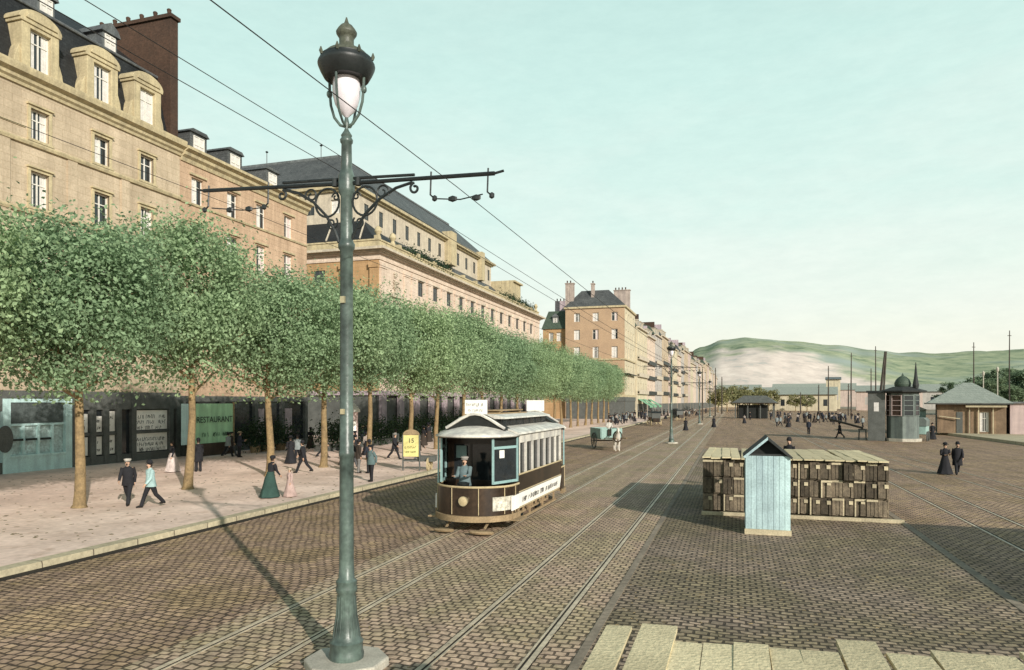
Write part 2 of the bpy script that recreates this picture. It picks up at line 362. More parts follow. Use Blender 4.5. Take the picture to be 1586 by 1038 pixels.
# hills: one terrain behind the river, chalk slopes in a colour attribute
def pj_dir(px): 
    a = (px-793)/1100; return Vector((-math.sin(TH)+a*math.cos(TH), math.cos(TH)+a*math.sin(TH), 0))
sky_pts = [(300,600),(900,598),(1000,580),(1060,556),(1085,545),(1120,533),(1160,527),(1190,526.5),(1230,530),(1290,538),(1340,545),(1400,551.5),(1450,553),(1500,549),(1586,543),(1700,540),(1900,555),(2400,590)]
def ridge(px):
    for (a, ya), (b, yb) in zip(sky_pts, sky_pts[1:]):
        if a <= px <= b:
            t = (px-a)/(b-a); t = t*t*(3-2*t) if b-a < 80 else t
            return ya+(yb-ya)*t
    return 600
vs = []; fs = []; cols = []
NA, NS = 300, 44
for i in range(NA+1):
    px = 300+(2400-300)*i/NA; d = pj_dir(px)
    for j in range(NS+1):
        s = j/NS*1.35
        t = 760+780*s
        h = (622-ridge(px))/1100*1540
        prof = math.sin(min(s,1)*PI/2)**1.25 if s <= 1 else 1-(s-1)*1.1
        p = d*t
        nz = noise.noise(Vector((p.x*.006, p.y*.006, 1)))*11*prof*(1 if s < .9 else .3) + noise.noise(Vector((p.x*.03, p.y*.03, 4)))*2.4*prof
        z = h*prof+nz+3*prof
        vs.append((p.x, p.y, z if s > 0 else -2))
        yy = 622-(z)/t*1100
        n1 = noise.noise(Vector((p.x*.008, p.y*.008, 7)))*.5+noise.noise(Vector((p.x*.025, p.y*.02, 2)))*.4
        c = max(0, min(1, (px-1085)/30))*max(0, min(1, (1395-px)/40))*max(0, min(1, (.58-.0006*(px-1100)-s+n1*.6)/.13))
        cols.append(c)
for i in range(NA):
    for j in range(NS):
        a = i*(NS+1)+j; fs.append((a, a+NS+1, a+NS+2, a+1))
hm = MB().add(vs, fs).mesh('hill', None, True)
att = hm.attributes.new('chalk', 'FLOAT', 'POINT'); att.data.foreach_set('value', cols)
m, nt, b = base_mat('chalk hillside'); at = nt.new('ShaderNodeAttribute', attribute_name='chalk'); tc = nt.new('ShaderNodeTexCoord')
n1 = nt.new('ShaderNodeTexNoise', i_Scale=.035, i_Detail=8., i_Roughness=.7); nt.link(tc.outputs['Object'], n1.inputs[0])
n2 = nt.new('ShaderNodeTexNoise', i_Scale=.006, i_Detail=4.); nt.link(tc.outputs['Object'], n2.inputs[0])
gr = nt.ramp(n1.outputs[0], [(.3, (.10,.14,.10)), (.42, (.22,.27,.18)), (.52, (.31,.35,.23)), (.72, (.46,.47,.31))])  # distance haze is put into these pale hill colours
gr = nt.mix(nt.ramp(n2.outputs[0], [(.45,(0,0,0)),(.65,(1,1,1))]), gr, (.32,.37,.33))
ch = nt.ramp(n1.outputs[0], [(.3, (.40,.41,.38)), (.47, (.62,.53,.47)), (.7, (.78,.68,.60))])
nt.link(nt.mix(at.outputs['Fac'], gr, ch), b.inputs['Base Color']); b.inputs['Roughness'].default_value = 1.; b.inputs['Specular IOR Level'].default_value = 0
hm.materials.append(m)
tag(link('hill', hm), None, None, kind='structure')

# ------------------------------------------------------------------ windows
_w = {}
def win_meshes(w, h, style, sur):
    k = (w, h, style, sur)
    if k in _w: return _w[k]
    f = MB(); e = .065
    f.box(-w/2, -w/2+e, -.03, .03, 0, h); f.box(w/2-e, w/2, -.03, .03, 0, h); f.box(-w/2+e, w/2-e, -.03, .03, 0, e); f.box(-w/2+e, w/2-e, -.03, .03, h-e, h)
    f.box(-.035, .035, -.04, .028, e, h-e)
    zt = h*.68 if h > 1.4 else h*.5
    f.box(-w/2+e, -.035, -.028, .028, zt-.03, zt+.03); f.box(.035, w/2-e, -.028, .028, zt-.03, zt+.03)
    p = MB(); p.quad((-w/2,.02,0),(w/2,.02,0),(w/2,.02,h),(-w/2,.02,h))
    c = MB(); q = random.Random(str(k))
    spans = {'half': [(-w/2+.05, -w*.17), (w*.16, w/2-.05)], 'left': [(-w/2+.05, w*.12)], 'closed': [(-w/2+.06, -.045), (.045, w/2-.06)], 'right': [(-w*.05, w/2-.05)]}.get(style, [])
    for a, b_ in spans:
        n = 6
        for i in range(n):
            x0 = a+(b_-a)*i/n; x1 = a+(b_-a)*(i+1)/n
            c.quad((x0, .012+.006*(i%2), .07),(x1, .012+.006*((i+1)%2), .07),(x1, .012+.006*((i+1)%2), h-.07),(x0, .012+.006*(i%2), h-.07))
    s = None
    if sur:
        s = MB(); g = .16
        s.box(-w/2-g, -w/2, -.30, -.16, 0, h); s.box(w/2, w/2+g, -.30, -.16, 0, h); s.box(-w/2-g, w/2+g, -.31, -.16, h, h+g)
        s.box(-w/2-g*1.4, w/2+g*1.4, -.42, -.15, h+g, h+g+.09); s.box(-w/2-g*1.3, w/2+g*1.3, -.40, -.12, -.14, -.002)
    _w[k] = (f.mesh('window', M['dark_wood' if style == 'none' and not sur else 'white_paint']), p.mesh('pane', M['glass_dark']), c.mesh('curtain', M['shutter' if style == 'right' else 'curtain']) if c.v else None, s.mesh('surround', M[sur]) if s else None)
    return _w[k]
def window(parent, loc, rz, w, h, style='half', sur=None, simple=False):
    f, p, c, s = win_meshes(w, h, style, sur)
    o = link('window', f, parent, loc, rz); link('pane', p, o)
    if c and not simple: link('curtain', c, o)
    if s: link('surround', s, o)
    return o
def wall_grid(mb, O, u, n, W, z0, z1, holes, depth):
    O = Vector(O); u = Vector(u); n = Vector(n); Z = Vector((0,0,1))
    P = lambda a, z, d=0: O+u*a-n*d+Z*z
    U = sorted({0, W} | {k for h in holes for k in h[:2]}); V = sorted({z0, z1} | {k for h in holes for k in h[2:]})
    for a, b in zip(U, U[1:]):
        for c, d in zip(V, V[1:]):
            mu, mv = (a+b)/2, (c+d)/2
            if any(h[0] < mu < h[1] and h[2] < mv < h[3] for h in holes): continue
            mb.quad(P(a,c), P(b,c), P(b,d), P(a,d))
    for a, b, c, d in holes:
        mb.quad(P(a,c), P(a,d), P(a,d,depth), P(a,c,depth)); mb.quad(P(b,c), P(b,c,depth), P(b,d,depth), P(b,d))
        mb.quad(P(a,c), P(a,c,depth), P(b,c,depth), P(b,c)); mb.quad(P(a,d), P(b,d), P(b,d,depth), P(a,d,depth))
STY = ['half','half','left','closed','none','right']
def facade(mb, root, O, u, n, W, z0, z1, cols, rows, ww, sur=None, depth=.26, simple=False, seed=0, skip=(), sty=STY):
    q = random.Random(seed); holes = []
    rz = math.atan2(u[1], u[0])
    for r, (zt, h) in enumerate(rows):
        for c, uc in enumerate(cols):
            if (r, c) in skip: continue
            holes.append((uc-ww/2, uc+ww/2, zt-h, zt))
            loc = Vector(O)+Vector(u)*uc-Vector(n)*(depth-.04)+Vector((0,0,zt-h))
            window(root, loc, rz, ww, h, q.choice(sty), sur, simple)
    wall_grid(mb, O, u, n, W, z0, z1, holes, depth)

# ------------------------------------------------------------------ near apartment house with mansard
B1 = thing('apartment_house', 'pale stone house with steep slate mansard and carved yellow dormers, at far left', 'building', (-37, 16, 0))
wl = 24.6
cols = [2.0, 6.0, 10.0, 14.06, 18.14, 21.66]
mb = MB()
facade(mb, B1, (0,0,0), (0,1,0), (1,0,0), wl, 4.6, 21.2, cols, [(20.2,1.7),(16.75,2.0),(13.2,2.2),(9.6,2.3)], 1.12, 'trim_stone', seed=3)
mb.quad((0,0,0),(-14,0,0),(-14,0,21.2),(0,0,21.2)); mb.quad((0,wl,0),(-14,wl,0),(-14,wl,21.2),(0,wl,21.2)); mb.quad((-14,0,0),(-14,wl,0),(-14,wl,21.2),(-14,0,21.2))
mb.build('wall', M['stone_pale'], B1)
prof = [(0,21.2),(.12,21.2),(.16,21.35),(.3,21.45),(.34,21.62),(.62,21.75),(.68,22.0),(.68,22.12),(-.4,22.3),(-.4,21.2)]
MB().prism(prof, 'y', 0, wl).build('cornice', M['trim_stone'], B1)
for z in (18.1, 14.35, 10.7):
    MB().prism([(0,z),(.14,z),(.2,z+.14),(.2,z+.22),(0,z+.3)], 'y', 0, wl).build('string_course', M['trim_stone'], B1)
MB().prism([(0,19.0),(.06,19.0),(.06,19.08),(0,19.08)], 'y', 0, 13.2).build('string_course', M['trim_stone'], B1)
for y in (4, 8, 12.0, 16.1, 19.9):     # flat lesenes between the bays
    MB().box(0, .09, y-.32, y+.32, 4.6, 18.1).build('pilaster', M['stone_pale'], B1)
# mansard: steep lower slope, flatter upper slope
MB().add([(-.35,0,22.25),(-.35,wl-.7,22.25),(-1.35,wl-.7,26.5),(-1.35,0,26.5)], [(0,1,2,3)]).add([(-1.35,0,26.5),(-1.35,wl-.7,26.5),(-6.6,wl-.7,30.4),(-6.6,0,30.4)], [(0,1,2,3)]).add([(-6.6,0,30.4),(-6.6,wl-.7,30.4),(-13.6,wl-.7,22.2),(-13.6,0,22.2)], [(0,1,2,3)]).add([(-.35,wl-.7,22.25),(-1.35,wl-.7,26.5),(-6.6,wl-.7,30.4),(-13.6,wl-.7,22.2)], [(0,1,2,3)]).build('roof', M['slate_dark'], B1)
MB().tube([(-1.3,0,26.56),(-1.3,wl-.7,26.56)], .11, 8).build('roof_roll', M['zinc'], B1)
g = MB().box(-7.2,-.15,wl-.66,wl+.02,21.2,30.6); gp = g.build('gable_stack', M['brick_red'], B1, bevel=.03)
MB().box(-7.35,0.0,wl-.8,wl+.1,30.6,30.85).build('coping', M['brick_red'], gp)
for k in range(6):
    MB().lathe([(.14,30.85),(.12,31.1),(.15,31.3),(.16,31.36),(.1,31.42)], (-6.6+k*1.2, wl-.33), 10).build('chimney_pot', M['brick_red'], gp, smooth=True)
for i, y in enumerate(cols):    # carved stone dormers
    d = MB()
    d.box(-1.3, .12, y-1.12, y-.62, 22.25, 24.75); d.box(-1.3, .12, y+.62, y+1.12, 22.25, 24.75); d.box(-1.3, .12, y-.62, y+.62, 24.55, 24.75)
    d.box(-1.4, .2, y-1.22, y+1.22, 24.75, 24.92)
    arc = [(y+1.3*math.cos(a), 24.92+.72*math.sin(a)) for a in [PI*k/14 for k in range(15)]]
    d.prism(arc, 'x', -1.4, .16); d.box(-1.3,.10,y-.62,y+.62,22.2,22.42)
    arc2 = [(y+.95*math.cos(a), 25.0+.46*math.sin(a)) for a in [PI*k/12 for k in range(13)]]
    d.prism(arc2, 'x', .16, .24)
    for s in (-1, 1):
        d.prism([(y+s*1.12,22.25),(y+s*1.5,22.3),(y+s*1.42,22.8),(y+s*1.2,23.4),(y+s*1.12,23.5)], 'x', -.6, .0)
    do = d.build('dormer', M['trim_stone'], B1, bevel=.025)
    window(do, (-.14, y, 22.44), PI/2, 1.24, 2.1, ['half','closed','left','half','half','closed'][i])
for y in (9.2, 15.9, 20.4):   # little zinc attic lights above
    d = MB().box(-3.6, -1.75, y-.55, y+.55, 26.7, 27.9)
    d.prism([(y-.75,27.9),(y+.75,27.9),(y+.55,28.3),(y,28.65),(y-.55,28.3)], 'x', -3.9, -1.6)
    do = d.build('attic_light', M['zinc'], B1); window(do, (-1.72, y, 26.85), PI/2, .8, .95, 'closed')
# ground floor: shop-fronts
mb = MB(); mb.box(-.4, .08, 0, wl, 4.15, 4.6); mb.build('shop_fascia', M['dark_wood'], B1)
# blue shop
s = MB()
for y in (11.9, 15.6): s.box(-.2, .12, y, y+.42, .15, 4.15)
s.box(-.2,.1,12.32,15.6,.15,.98); s.box(-.2,.15,12.32,15.6,.98,1.1); s.box(-.2,.1,12.32,15.6,3.95,4.15)
for y in (13.1, 14.0, 14.85): s.box(-.12,.05,y-.06,y+.06,1.1,2.75)
s.box(-.12,.04,12.32,15.6,2.68,2.8)
bs = s.build('shopfront', M['blue_paint'], B1); bs['label'] = 'pale blue shopfront with dark blind'
MB().quad((-.1,12.32,1.1),(-.1,15.6,1.1),(-.1,15.6,3.95),(-.1,12.32,3.95)).build('pane', mat('milky shop glass', (.55,.70,.68), .3, .4, 1.6, 8., .05), bs)
MB().box(-.09,.03,12.4,15.5,2.82,3.93).build('blind', mat('rolled dark blind', (.10,.12,.115), .9, .3, 2., 12., .2), bs)
sg = MB()
for y in (12.75, 13.55, 14.4): sg.box(.02,.07,y-.32,y+.32,1.86,1.98)
sg.build('lettering', M['ink'], bs)
ov = MB().prism([(11.98+.42*math.cos(2*PI*k/24), 2.0+.72*math.sin(2*PI*k/24)) for k in range(24)], 'x', .13, .2).build('oval_sign', M['dark_wood'], bs)
# dark shop with papered windows
s = MB()
for y in (0.1, 3.9, 7.8, 16.05, 17.3, 18.25, 19.2, 20.35, 23.55, 24.2): s.box(-.2,.13,y,y+.36,.15,4.15)
s.box(-.2,.08,0.1,11.9,.15,.75); s.box(-.2,.08,16.05,24.5,.15,.66); s.box(-.2,.08,0.1,11.9,3.5,4.15); s.box(-.2,.08,16.05,24.5,3.5,4.15); s.box(-.15,.05,16.41,19.2,1.93,2.1); s.box(-.15,.05,20.71,23.55,1.93,2.1)
ds = s.build('shopfront', M['dark_wood'], B1); ds['label'] = 'dark shopfront with papered windows'
MB().quad((-.12,.1,.66),(-.12,11.9,.66),(-.12,11.9,3.5),(-.12,.1,3.5)).quad((-.12,16.1,.66),(-.12,24.5,.66),(-.12,24.5,3.5),(-.12,16.1,3.5)).build('pane', M['glass_dark'], ds)
for y0, y1, z0, z1 in ((16.45,17.22,2.14,3.25),(17.7,18.22,2.14,3.1),(18.65,19.18,2.14,3.4),(16.45,17.22,.75,1.85),(17.7,18.22,.75,1.85),(18.65,19.18,.75,1.9),(20.75,23.5,2.14,3.42),(20.75,23.5,.72,1.9)):
    po = MB().box(-.1,-.06,y0,y1,z0,z1).build('poster', M['poster'], ds)
    t = MB(); k = 1 if y1-y0 < 1 else 2
    for r in range(k+1):
        zz = z1-(z1-z0)*(.32+.36*r*(1.2 if k == 1 else .8)); yy = y0+.12; 
        t2 = MB(); scrawl(t2, y0+.1, y1-.2, zz, .3 if k == 2 else .22, 0, int(y0*10+z0*7+r), .035)
        t.add([(-.055, x, z) if True else 0 for (x, y, z) in t2.v], t2.f)
    t.build('lettering', M['ink'], po)

# second house
B2 = thing('apartment_house', 'rose stone house with low grey roof, between the mansard house and the theatre', 'building', (-37, 40.64, 0))
wl2 = 15.5; mb = MB(); c2 = [1.7, 5.45, 8.95, 12.7]
facade(mb, B2, (0,0,0), (0,1,0), (1,0,0), wl2, 4.4, 21.0, c2, [(20.1,1.85),(16.75,2.3),(13.0,2.3),(9.4,2.3)], 1.2, None, seed=11, sty=['right','right','half','left'])
mb.quad((0,0,0),(-14,0,0),(-14,0,21.0),(0,0,21.0)); mb.quad((0,wl2,0),(-14,wl2,0),(-14,wl2,21),(0,wl2,21)); mb.quad((-14,0,0),(-14,wl2,0),(-14,wl2,21),(-14,0,21))
mb.build('wall', M['stone_rose'], B2)
MB().prism([(0,20.95),(.1,20.95),(.18,21.2),(.4,21.35),(.45,21.55),(.75,21.7),(.75,21.9),(-.4,22.0),(-.4,20.95)], 'y', 0, wl2).build('cornice', M['trim_stone'], B2)
for z in (18.05, 14.2, 10.6): MB().prism([(0,z),(.1,z),(.14,z+.12),(0,z+.2)], 'y', 0, wl2).build('string_course', M['trim_stone'], B2)
for c in c2:
    for zt, h in ((20.1,1.85),(16.75,2.3)):
        MB().box(0,.14,c-.85,c+.85,zt+.12,zt+.26).build('lintel', M['trim_stone'], B2)
MB().quad((-.3,0,21.95),(-.3,wl2,21.95),(-5.5,wl2,24.2),(-5.5,0,24.2)).quad((-5.5,0,24.2),(-5.5,wl2,24.2),(-13.8,wl2,21.9),(-13.8,0,21.9)).add([(-.3,wl2,21.95),(-5.5,wl2,24.2),(-13.8,wl2,21.9)],[(0,1,2)]).build('roof', M['zinc'], B2)
for y in (2.6, 6.6, 11.4):
    do = MB().box(-3.8,-.7,y-.85,y+.85,21.9,23.7).prism([(y-1.0,23.7),(y+1.0,23.7),(y+.7,23.95),(y-.7,23.95)],'x',-3.9,-.55).build('dormer', M['slate'], B2)
    window(do, (-.66, y, 22.2), PI/2, 1.1, 1.3, 'closed')
s = MB(); s.box(-.3,.1,0,wl2,4.0,4.4)
for y in (0, 4.1, 8.0, 11.6, 15.1): s.box(-.2,.12,y,y+.4,.15,4.0)
s.box(-.2,.06,.4,15.1,.15,.7)
ds = s.build('shopfront', M['dark_wood'], B2)
MB().quad((-.15,.1,.7),(-.15,15.4,.7),(-.15,15.4,4.),(-.15,.1,4.)).build('pane', M['glass_dark'], ds)
for y, w in ((8.7,.7),(12.3,1.0)):
    MB().box(-.1,-.05,y,y+w,1.2,3.4).build('poster', M['lilac_wall'], ds)

# ------------------------------------------------------------------ theatre
T = thing('theatre', 'long rose stone theatre with pilasters and a huge grey mansard stage roof', 'building', (-37, 70, 0))
L = 67.5; mb = MB()
tc_ = [10.8+4.6*k for k in range(12)]
trow = [(18.75,1.75),(15.2,2.2),(11.0,3.0)]
facade(mb, T, (0,0,0), (0,1,0), (1,0,0), L, 5.2, 19.6, tc_, trow, 1.45, None, .16, seed=5, sty=['none'])
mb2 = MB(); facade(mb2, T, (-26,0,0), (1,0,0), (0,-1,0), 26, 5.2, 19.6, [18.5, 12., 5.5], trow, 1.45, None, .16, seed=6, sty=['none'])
mb2.build('end_wall', M['stone_ochre'], T)  # the end face's shade is put into this darker orange stone
mb.quad((-26,L,0),(0,L,0),(0,L,19.6),(-26,L,19.6)); mb.quad((-26,0,0),(-26,L,0),(-26,L,19.6),(-26,0,19.6))
mb.build('wall', M['stone_pink'], T)
mb = MB(); mb.box(-26.02,-.0,-.05,0,5.2,19.6)
# ochre pilasters and panels on the end wall, its shade painted in too
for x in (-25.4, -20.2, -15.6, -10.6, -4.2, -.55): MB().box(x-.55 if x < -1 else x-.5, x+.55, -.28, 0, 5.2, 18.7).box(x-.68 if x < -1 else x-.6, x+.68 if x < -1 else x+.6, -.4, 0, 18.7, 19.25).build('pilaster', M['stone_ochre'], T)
def ringcornice(z, steps, name, m):
    mb = MB(); 
    for (o0, za, zb) in steps:
        mb.box(-26-o0, o0, -o0, L+o0, za, zb)
    return mb.build(name, m, T)
ringcornice(19.6, [(.12,19.6,19.78),(.05,19.78,20.25),(.28,20.25,20.42)], 'entablature', M['stone_pink'])
ringcornice(20.4, [(.55,20.42,20.58),(1.05,20.58,20.86)], 'cornice', M['trim_pale'])
ringcornice(20.9, [(-.12,20.86,21.75),(-.02,21.75,21.92)], 'parapet', M['trim_stone'])
MB().box(-26,.1,.0,L,16.05,16.3).build('string_course', M['trim_pale'], T)
MB().box(-26,.1,.0,L,12.0,12.2).build('string_course', M['trim_pale'], T)
for k in range(13):
    y = 8.5+4.6*k
    MB().box(0,.16,y-.45,y+.45,5.2,18.7).box(0,.26,y-.58,y+.58,18.7,19.3).build('pilaster', M['stone_pink'], T)
for y in (.75, 6.6): MB().box(0,.2,y-.6,y+.6,5.2,18.7).box(0,.3,y-.7,y+.7,18.7,19.3).build('pilaster', M['stone_pink'], T)
for k, c in enumerate(tc_):
    MB().box(0,.2,c-.85,c+.85,18.85,19.05).build('lintel', M['trim_pale'], T); MB().box(0,.2,c-.85,c+.85,15.35,15.55).build('lintel', M['trim_pale'], T)
# carved trophy in the corner bay
rel = MB(); q = random.Random(4)
for k in range(26):
    z = 16.6+q.random()*2.2; w = .75*(1-abs(z-17.6)/1.6)
    rel.loft([(.08, 3.8+q.uniform(-w,w), z-.16, .02,.02),(.1,3.8+q.uniform(-w,w),z,.12,.2),(.08,3.8+q.uniform(-w,w),z+.2,.02,.03)], 8)
rel.prism([(2.4,15.9),(5.2,15.9),(5.2,16.05),(3.8,16.7),(2.4,16.05)],'x',.02,.3); rel.build('carved_trophy', M['trim_pale'], T, smooth=True)
# ground storey: arcade
ar = MB()
for k in range(16): ar.box(-.1,.25,k*4.4+.1,k*4.4+1.3,.15,4.7)
ar.box(-26,.3,-.05,L,4.7,5.2); ar.build('arcade', M['lilac_wall'], T)
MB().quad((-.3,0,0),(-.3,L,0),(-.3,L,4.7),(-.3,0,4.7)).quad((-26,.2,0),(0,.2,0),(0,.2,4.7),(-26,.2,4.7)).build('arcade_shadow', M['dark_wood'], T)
MB().box(-25.5,-.6,.4,L-.4,20.86,21.0).build('terrace', M['zinc'], T)
# stage block set back behind the terrace
y0, y1, x0, x1 = 6.5, 58., -38., -7.
mb = MB(); uc = [3.4+3.9*k for k in range(13)]
facade(mb, T, (x1,y0,0), (0,1,0), (1,0,0), y1-y0, 20.9, 29.6, uc, [(28.8,2.0),(25.0,1.6)], 1.15, None, .14, seed=8, sty=['none'])
facade(mb, T, (x0,y0,0), (1,0,0), (0,-1,0), x1-x0, 20.9, 29.6, [28.6,25.,21.,17.], [(28.7,1.7)], 1.3, None, .3, seed=9)
mb.quad((x0,y1,20.9),(x1,y1,20.9),(x1,y1,29.6),(x0,y1,29.6))
mb.build('stage_wall', M['trim_pale'], T)
MB().box(x0-.6,x1+.35,y0-.35,y1+.35,29.6,29.85).box(x0-.8,x1+.75,y0-.75,y1+.75,29.85,30.2).build('stage_cornice', M['trim_stone'], T)
e0, e1, w0, w1 = y0-.5, y1+.5, x0-.6, x1+.5
def hip(mb, xa, xb, ya, yb, za, xc, xd, yc, yd, zb):
    mb.add([(xa,ya,za),(xb,ya,za),(xb,yb,za),(xa,yb,za),(xc,yc,zb),(xd,yc,zb),(xd,yd,zb),(xc,yd,zb)], [(0,1,5,4),(1,2,6,5),(2,3,7,6),(3,0,4,7),(4,5,6,7)]); return mb
hip(MB(), w0, w1, e0, e1, 30.2, w0+6, w1-6.3, e0+7, e1-7.5, 36.4).build('stage_roof', M['slate'], T)
MB().box(w0+6,w1-6.3,e0+6.9,e0+7.15,36.3,36.62).box(w1-6.5,w1-6.2,e0+7,e1-7.5,36.3,36.62).build('ridge_cresting', M['zinc'], T)
for x in (-24., -15.5): MB().tube([(x,e0+7,36.5),(x,e0+7,38.1)],.05,6).lathe([(.02,38.),(.22,38.2),(.02,38.35)],(x,e0+7),8).build('finial', M['cast_dark'], T)
# lean-to skirt roof and corner pavilion on the terrace
MB().add([(-6.95,y0+2,25.9),(-6.95,y1,25.9),(-3.1,y1,22.6),(-3.1,y0+2,22.6)],[(0,1,2,3)]).box(-6.9,-3.1,y0+2,y1,21,22.6).build('skirt_roof', M['slate'], T)
hip(MB(), -25.5, -.8, .6, 9.5, 21.9, -22, -4.6, 4.6, 5.4, 25.3).build('pavilion_roof', M['slate_dark'], T)
for x in (-4.2, -8.5, -13): MB().beam((x+1.3,.9,22.3),(x,4.4,25.2),.16,.12).build('roof_rib', M['trim_pale'], T)
MB().box(-7.6,-5.8,35.2,37.4,25.9,31.2).build('chimney', M['trim_stone'], T)
MB().box(-7.6,-6.1,50.5,52,25.9,31.0).build('chimney', M['trim_stone'], T)
MB().box(-14,-2.6,y1+.05,y1+5,20.9,26.6).box(-14.3,-2.2,y1+.05,y1+5.4,26.6,26.9).build('end_block', M['trim_stone'], T)
for k in range(26): 
    if k % 2 == 0: MB().box(-.75,-.2,k*2.6+.2,k*2.6+.75,21.92,22.35).build('pedestal', M['trim_stone'], T)
for s in (.9, 4.4): MB().lathe([(.3,21.9),(.34,22.2),(.2,22.5),(.42,22.9),(.3,23.3),(.1,23.5)],(-.6,s),10).build('urn', M['trim_stone'], T, smooth=True)
MB().lathe([(.3,21.9),(.34,22.2),(.2,22.5),(.42,22.9),(.3,23.3),(.1,23.5)],(-.6,L-.6),10).build('urn', M['trim_stone'], T, smooth=True)

# ------------------------------------------------------------------ brick corner house, its wing and the long row
K = thing('corner_house', 'orange brick corner house with dark hipped roof at the end of the trees', 'building', (-22.5, 155, 0))
mb = MB()
facade(mb, K, (-13.2,0,0), (1,0,0), (0,-1,0), 13.2, 0, 24.6, [2.6,6.8,11.], [(23.6,1.9),(19.9,2.2),(16.1,2.5),(12.0,2.4),(8.2,2.4)], 1.35, None, .3, seed=21)
mb.build('wall', M['brick_orange'], K)
mb = MB()
facade(mb, K, (0,0,0), (0,1,0), (1,0,0), 17, 0, 24.6, [2.4,6.4,10.4,14.4], [(23.6,1.9),(19.9,2.2),(16.1,2.5),(12.0,2.4),(8.2,2.4)], 1.35, None, .3, seed=22)
mb.quad((-13.2,17,0),(0,17,0),(0,17,24.6),(-13.2,17,24.6)); mb.quad((-13.2,0,0),(-13.2,17,0),(-13.2,17,24.6),(-13.2,0,24.6))
w = mb.build('wall', M['cream_wall'], K); w['label'] = 'cream street wall'
MB().box(-13.5,.35,-.35,17,24.6,25.0).build('cornice', M['trim_stone'], K)
MB().box(-13.3,.25,-.25,17,13.1,13.4).box(-13.3,.2,-.2,17,5.0,5.5).build('string_course', M['trim_stone'], K)
hip(MB(), -13.4,.25,-.25,13,25.0,-10.2,-4.0,3.2,7,29.0).build('roof', M['slate'], K)
for x, y, w_, h in ((-12.5,1.5,1.9,30.4),(-7.4,2.2,.7,30.2),(-1.6,7,3.6,29.2)):
    c = MB().box(x-w_/2,x+w_/2,y-.5,y+.5,24.9,h).box(x-w_/2-.12,x+w_/2+.12,y-.62,y+.62,h,h+.2).build('chimney', mat('sooty beige render', (.50,.41,.35), .85, .3, 1., 8., .2, streak=.3), K)
    for k in range(max(1,int(w_/.75))):
        MB().lathe([(.16,h+.2),(.13,h+.5),(.17,h+.75),(.1,h+.8)],(x-w_/2+.35+k*.75,y),8).build('chimney_pot', M['brick_red'], c)
MB().box(-2.,.9,-.9,4,10.,10.16).box(-.05,.9,-.9,15,10.,10.16).build('balcony', M['cast_dark'], K)
s = MB(); s.box(-13,.1,-.12,0,0,.8)
s.box(-13.2,.2,-.2,16.9,4.1,5.0); MB().quad((-13,-.05,.3),(0,-.05,.3),(0,-.05,4.1),(-13,-.05,4.1)).quad((.06,0,.3),(.06,17,.3),(.06,17,4.1),(.06,0,4.1)).build('shopfront', M['dark_wood'], K)
s.build('shop_fascia', M['dark_wood'], K)
Wg = thing('wing_house', 'narrow ochre house with green mansard between theatre and brick corner house', 'building', (-41.2, 156.2, 0))
mb = MB(); facade(mb, Wg, (0,0,0), (1,0,0), (0,-1,0), 5.4, 0, 20.4, [1.9,3.7], [(19.6,2.0),(15.6,2.2)], 1.1, None, .3, seed=31)
mb.quad((0,0,0),(0,10,0),(0,10,20.4),(0,0,20.4)); mb.build('wall', M['stone_ochre'], Wg)
hip(MB(), -.3,5.4,-.3,10,20.4,.9,5.0,1.6,9,24.6).build('roof', M['slate_green'], Wg)
d = MB().box(2.1,3.5,.4,2.2,21.2,23.2).prism([(1.9,23.2),(3.7,23.2),(2.8,24.)],'y',.2,2.2).build('dormer', M['zinc'], Wg); window(d,(2.8,.36,21.4),0,.9,1.5,'half')
ch = MB().box(1.6,4.9,5,6,22.,27.4).build('chimney', M['lilac_wall'], Wg)
for k in range(4): MB().lathe([(.16,27.4),(.13,27.8),(.17,28.)],(2.+k*.8,5.5),8).build('chimney_pot', M['brick_red'], ch)

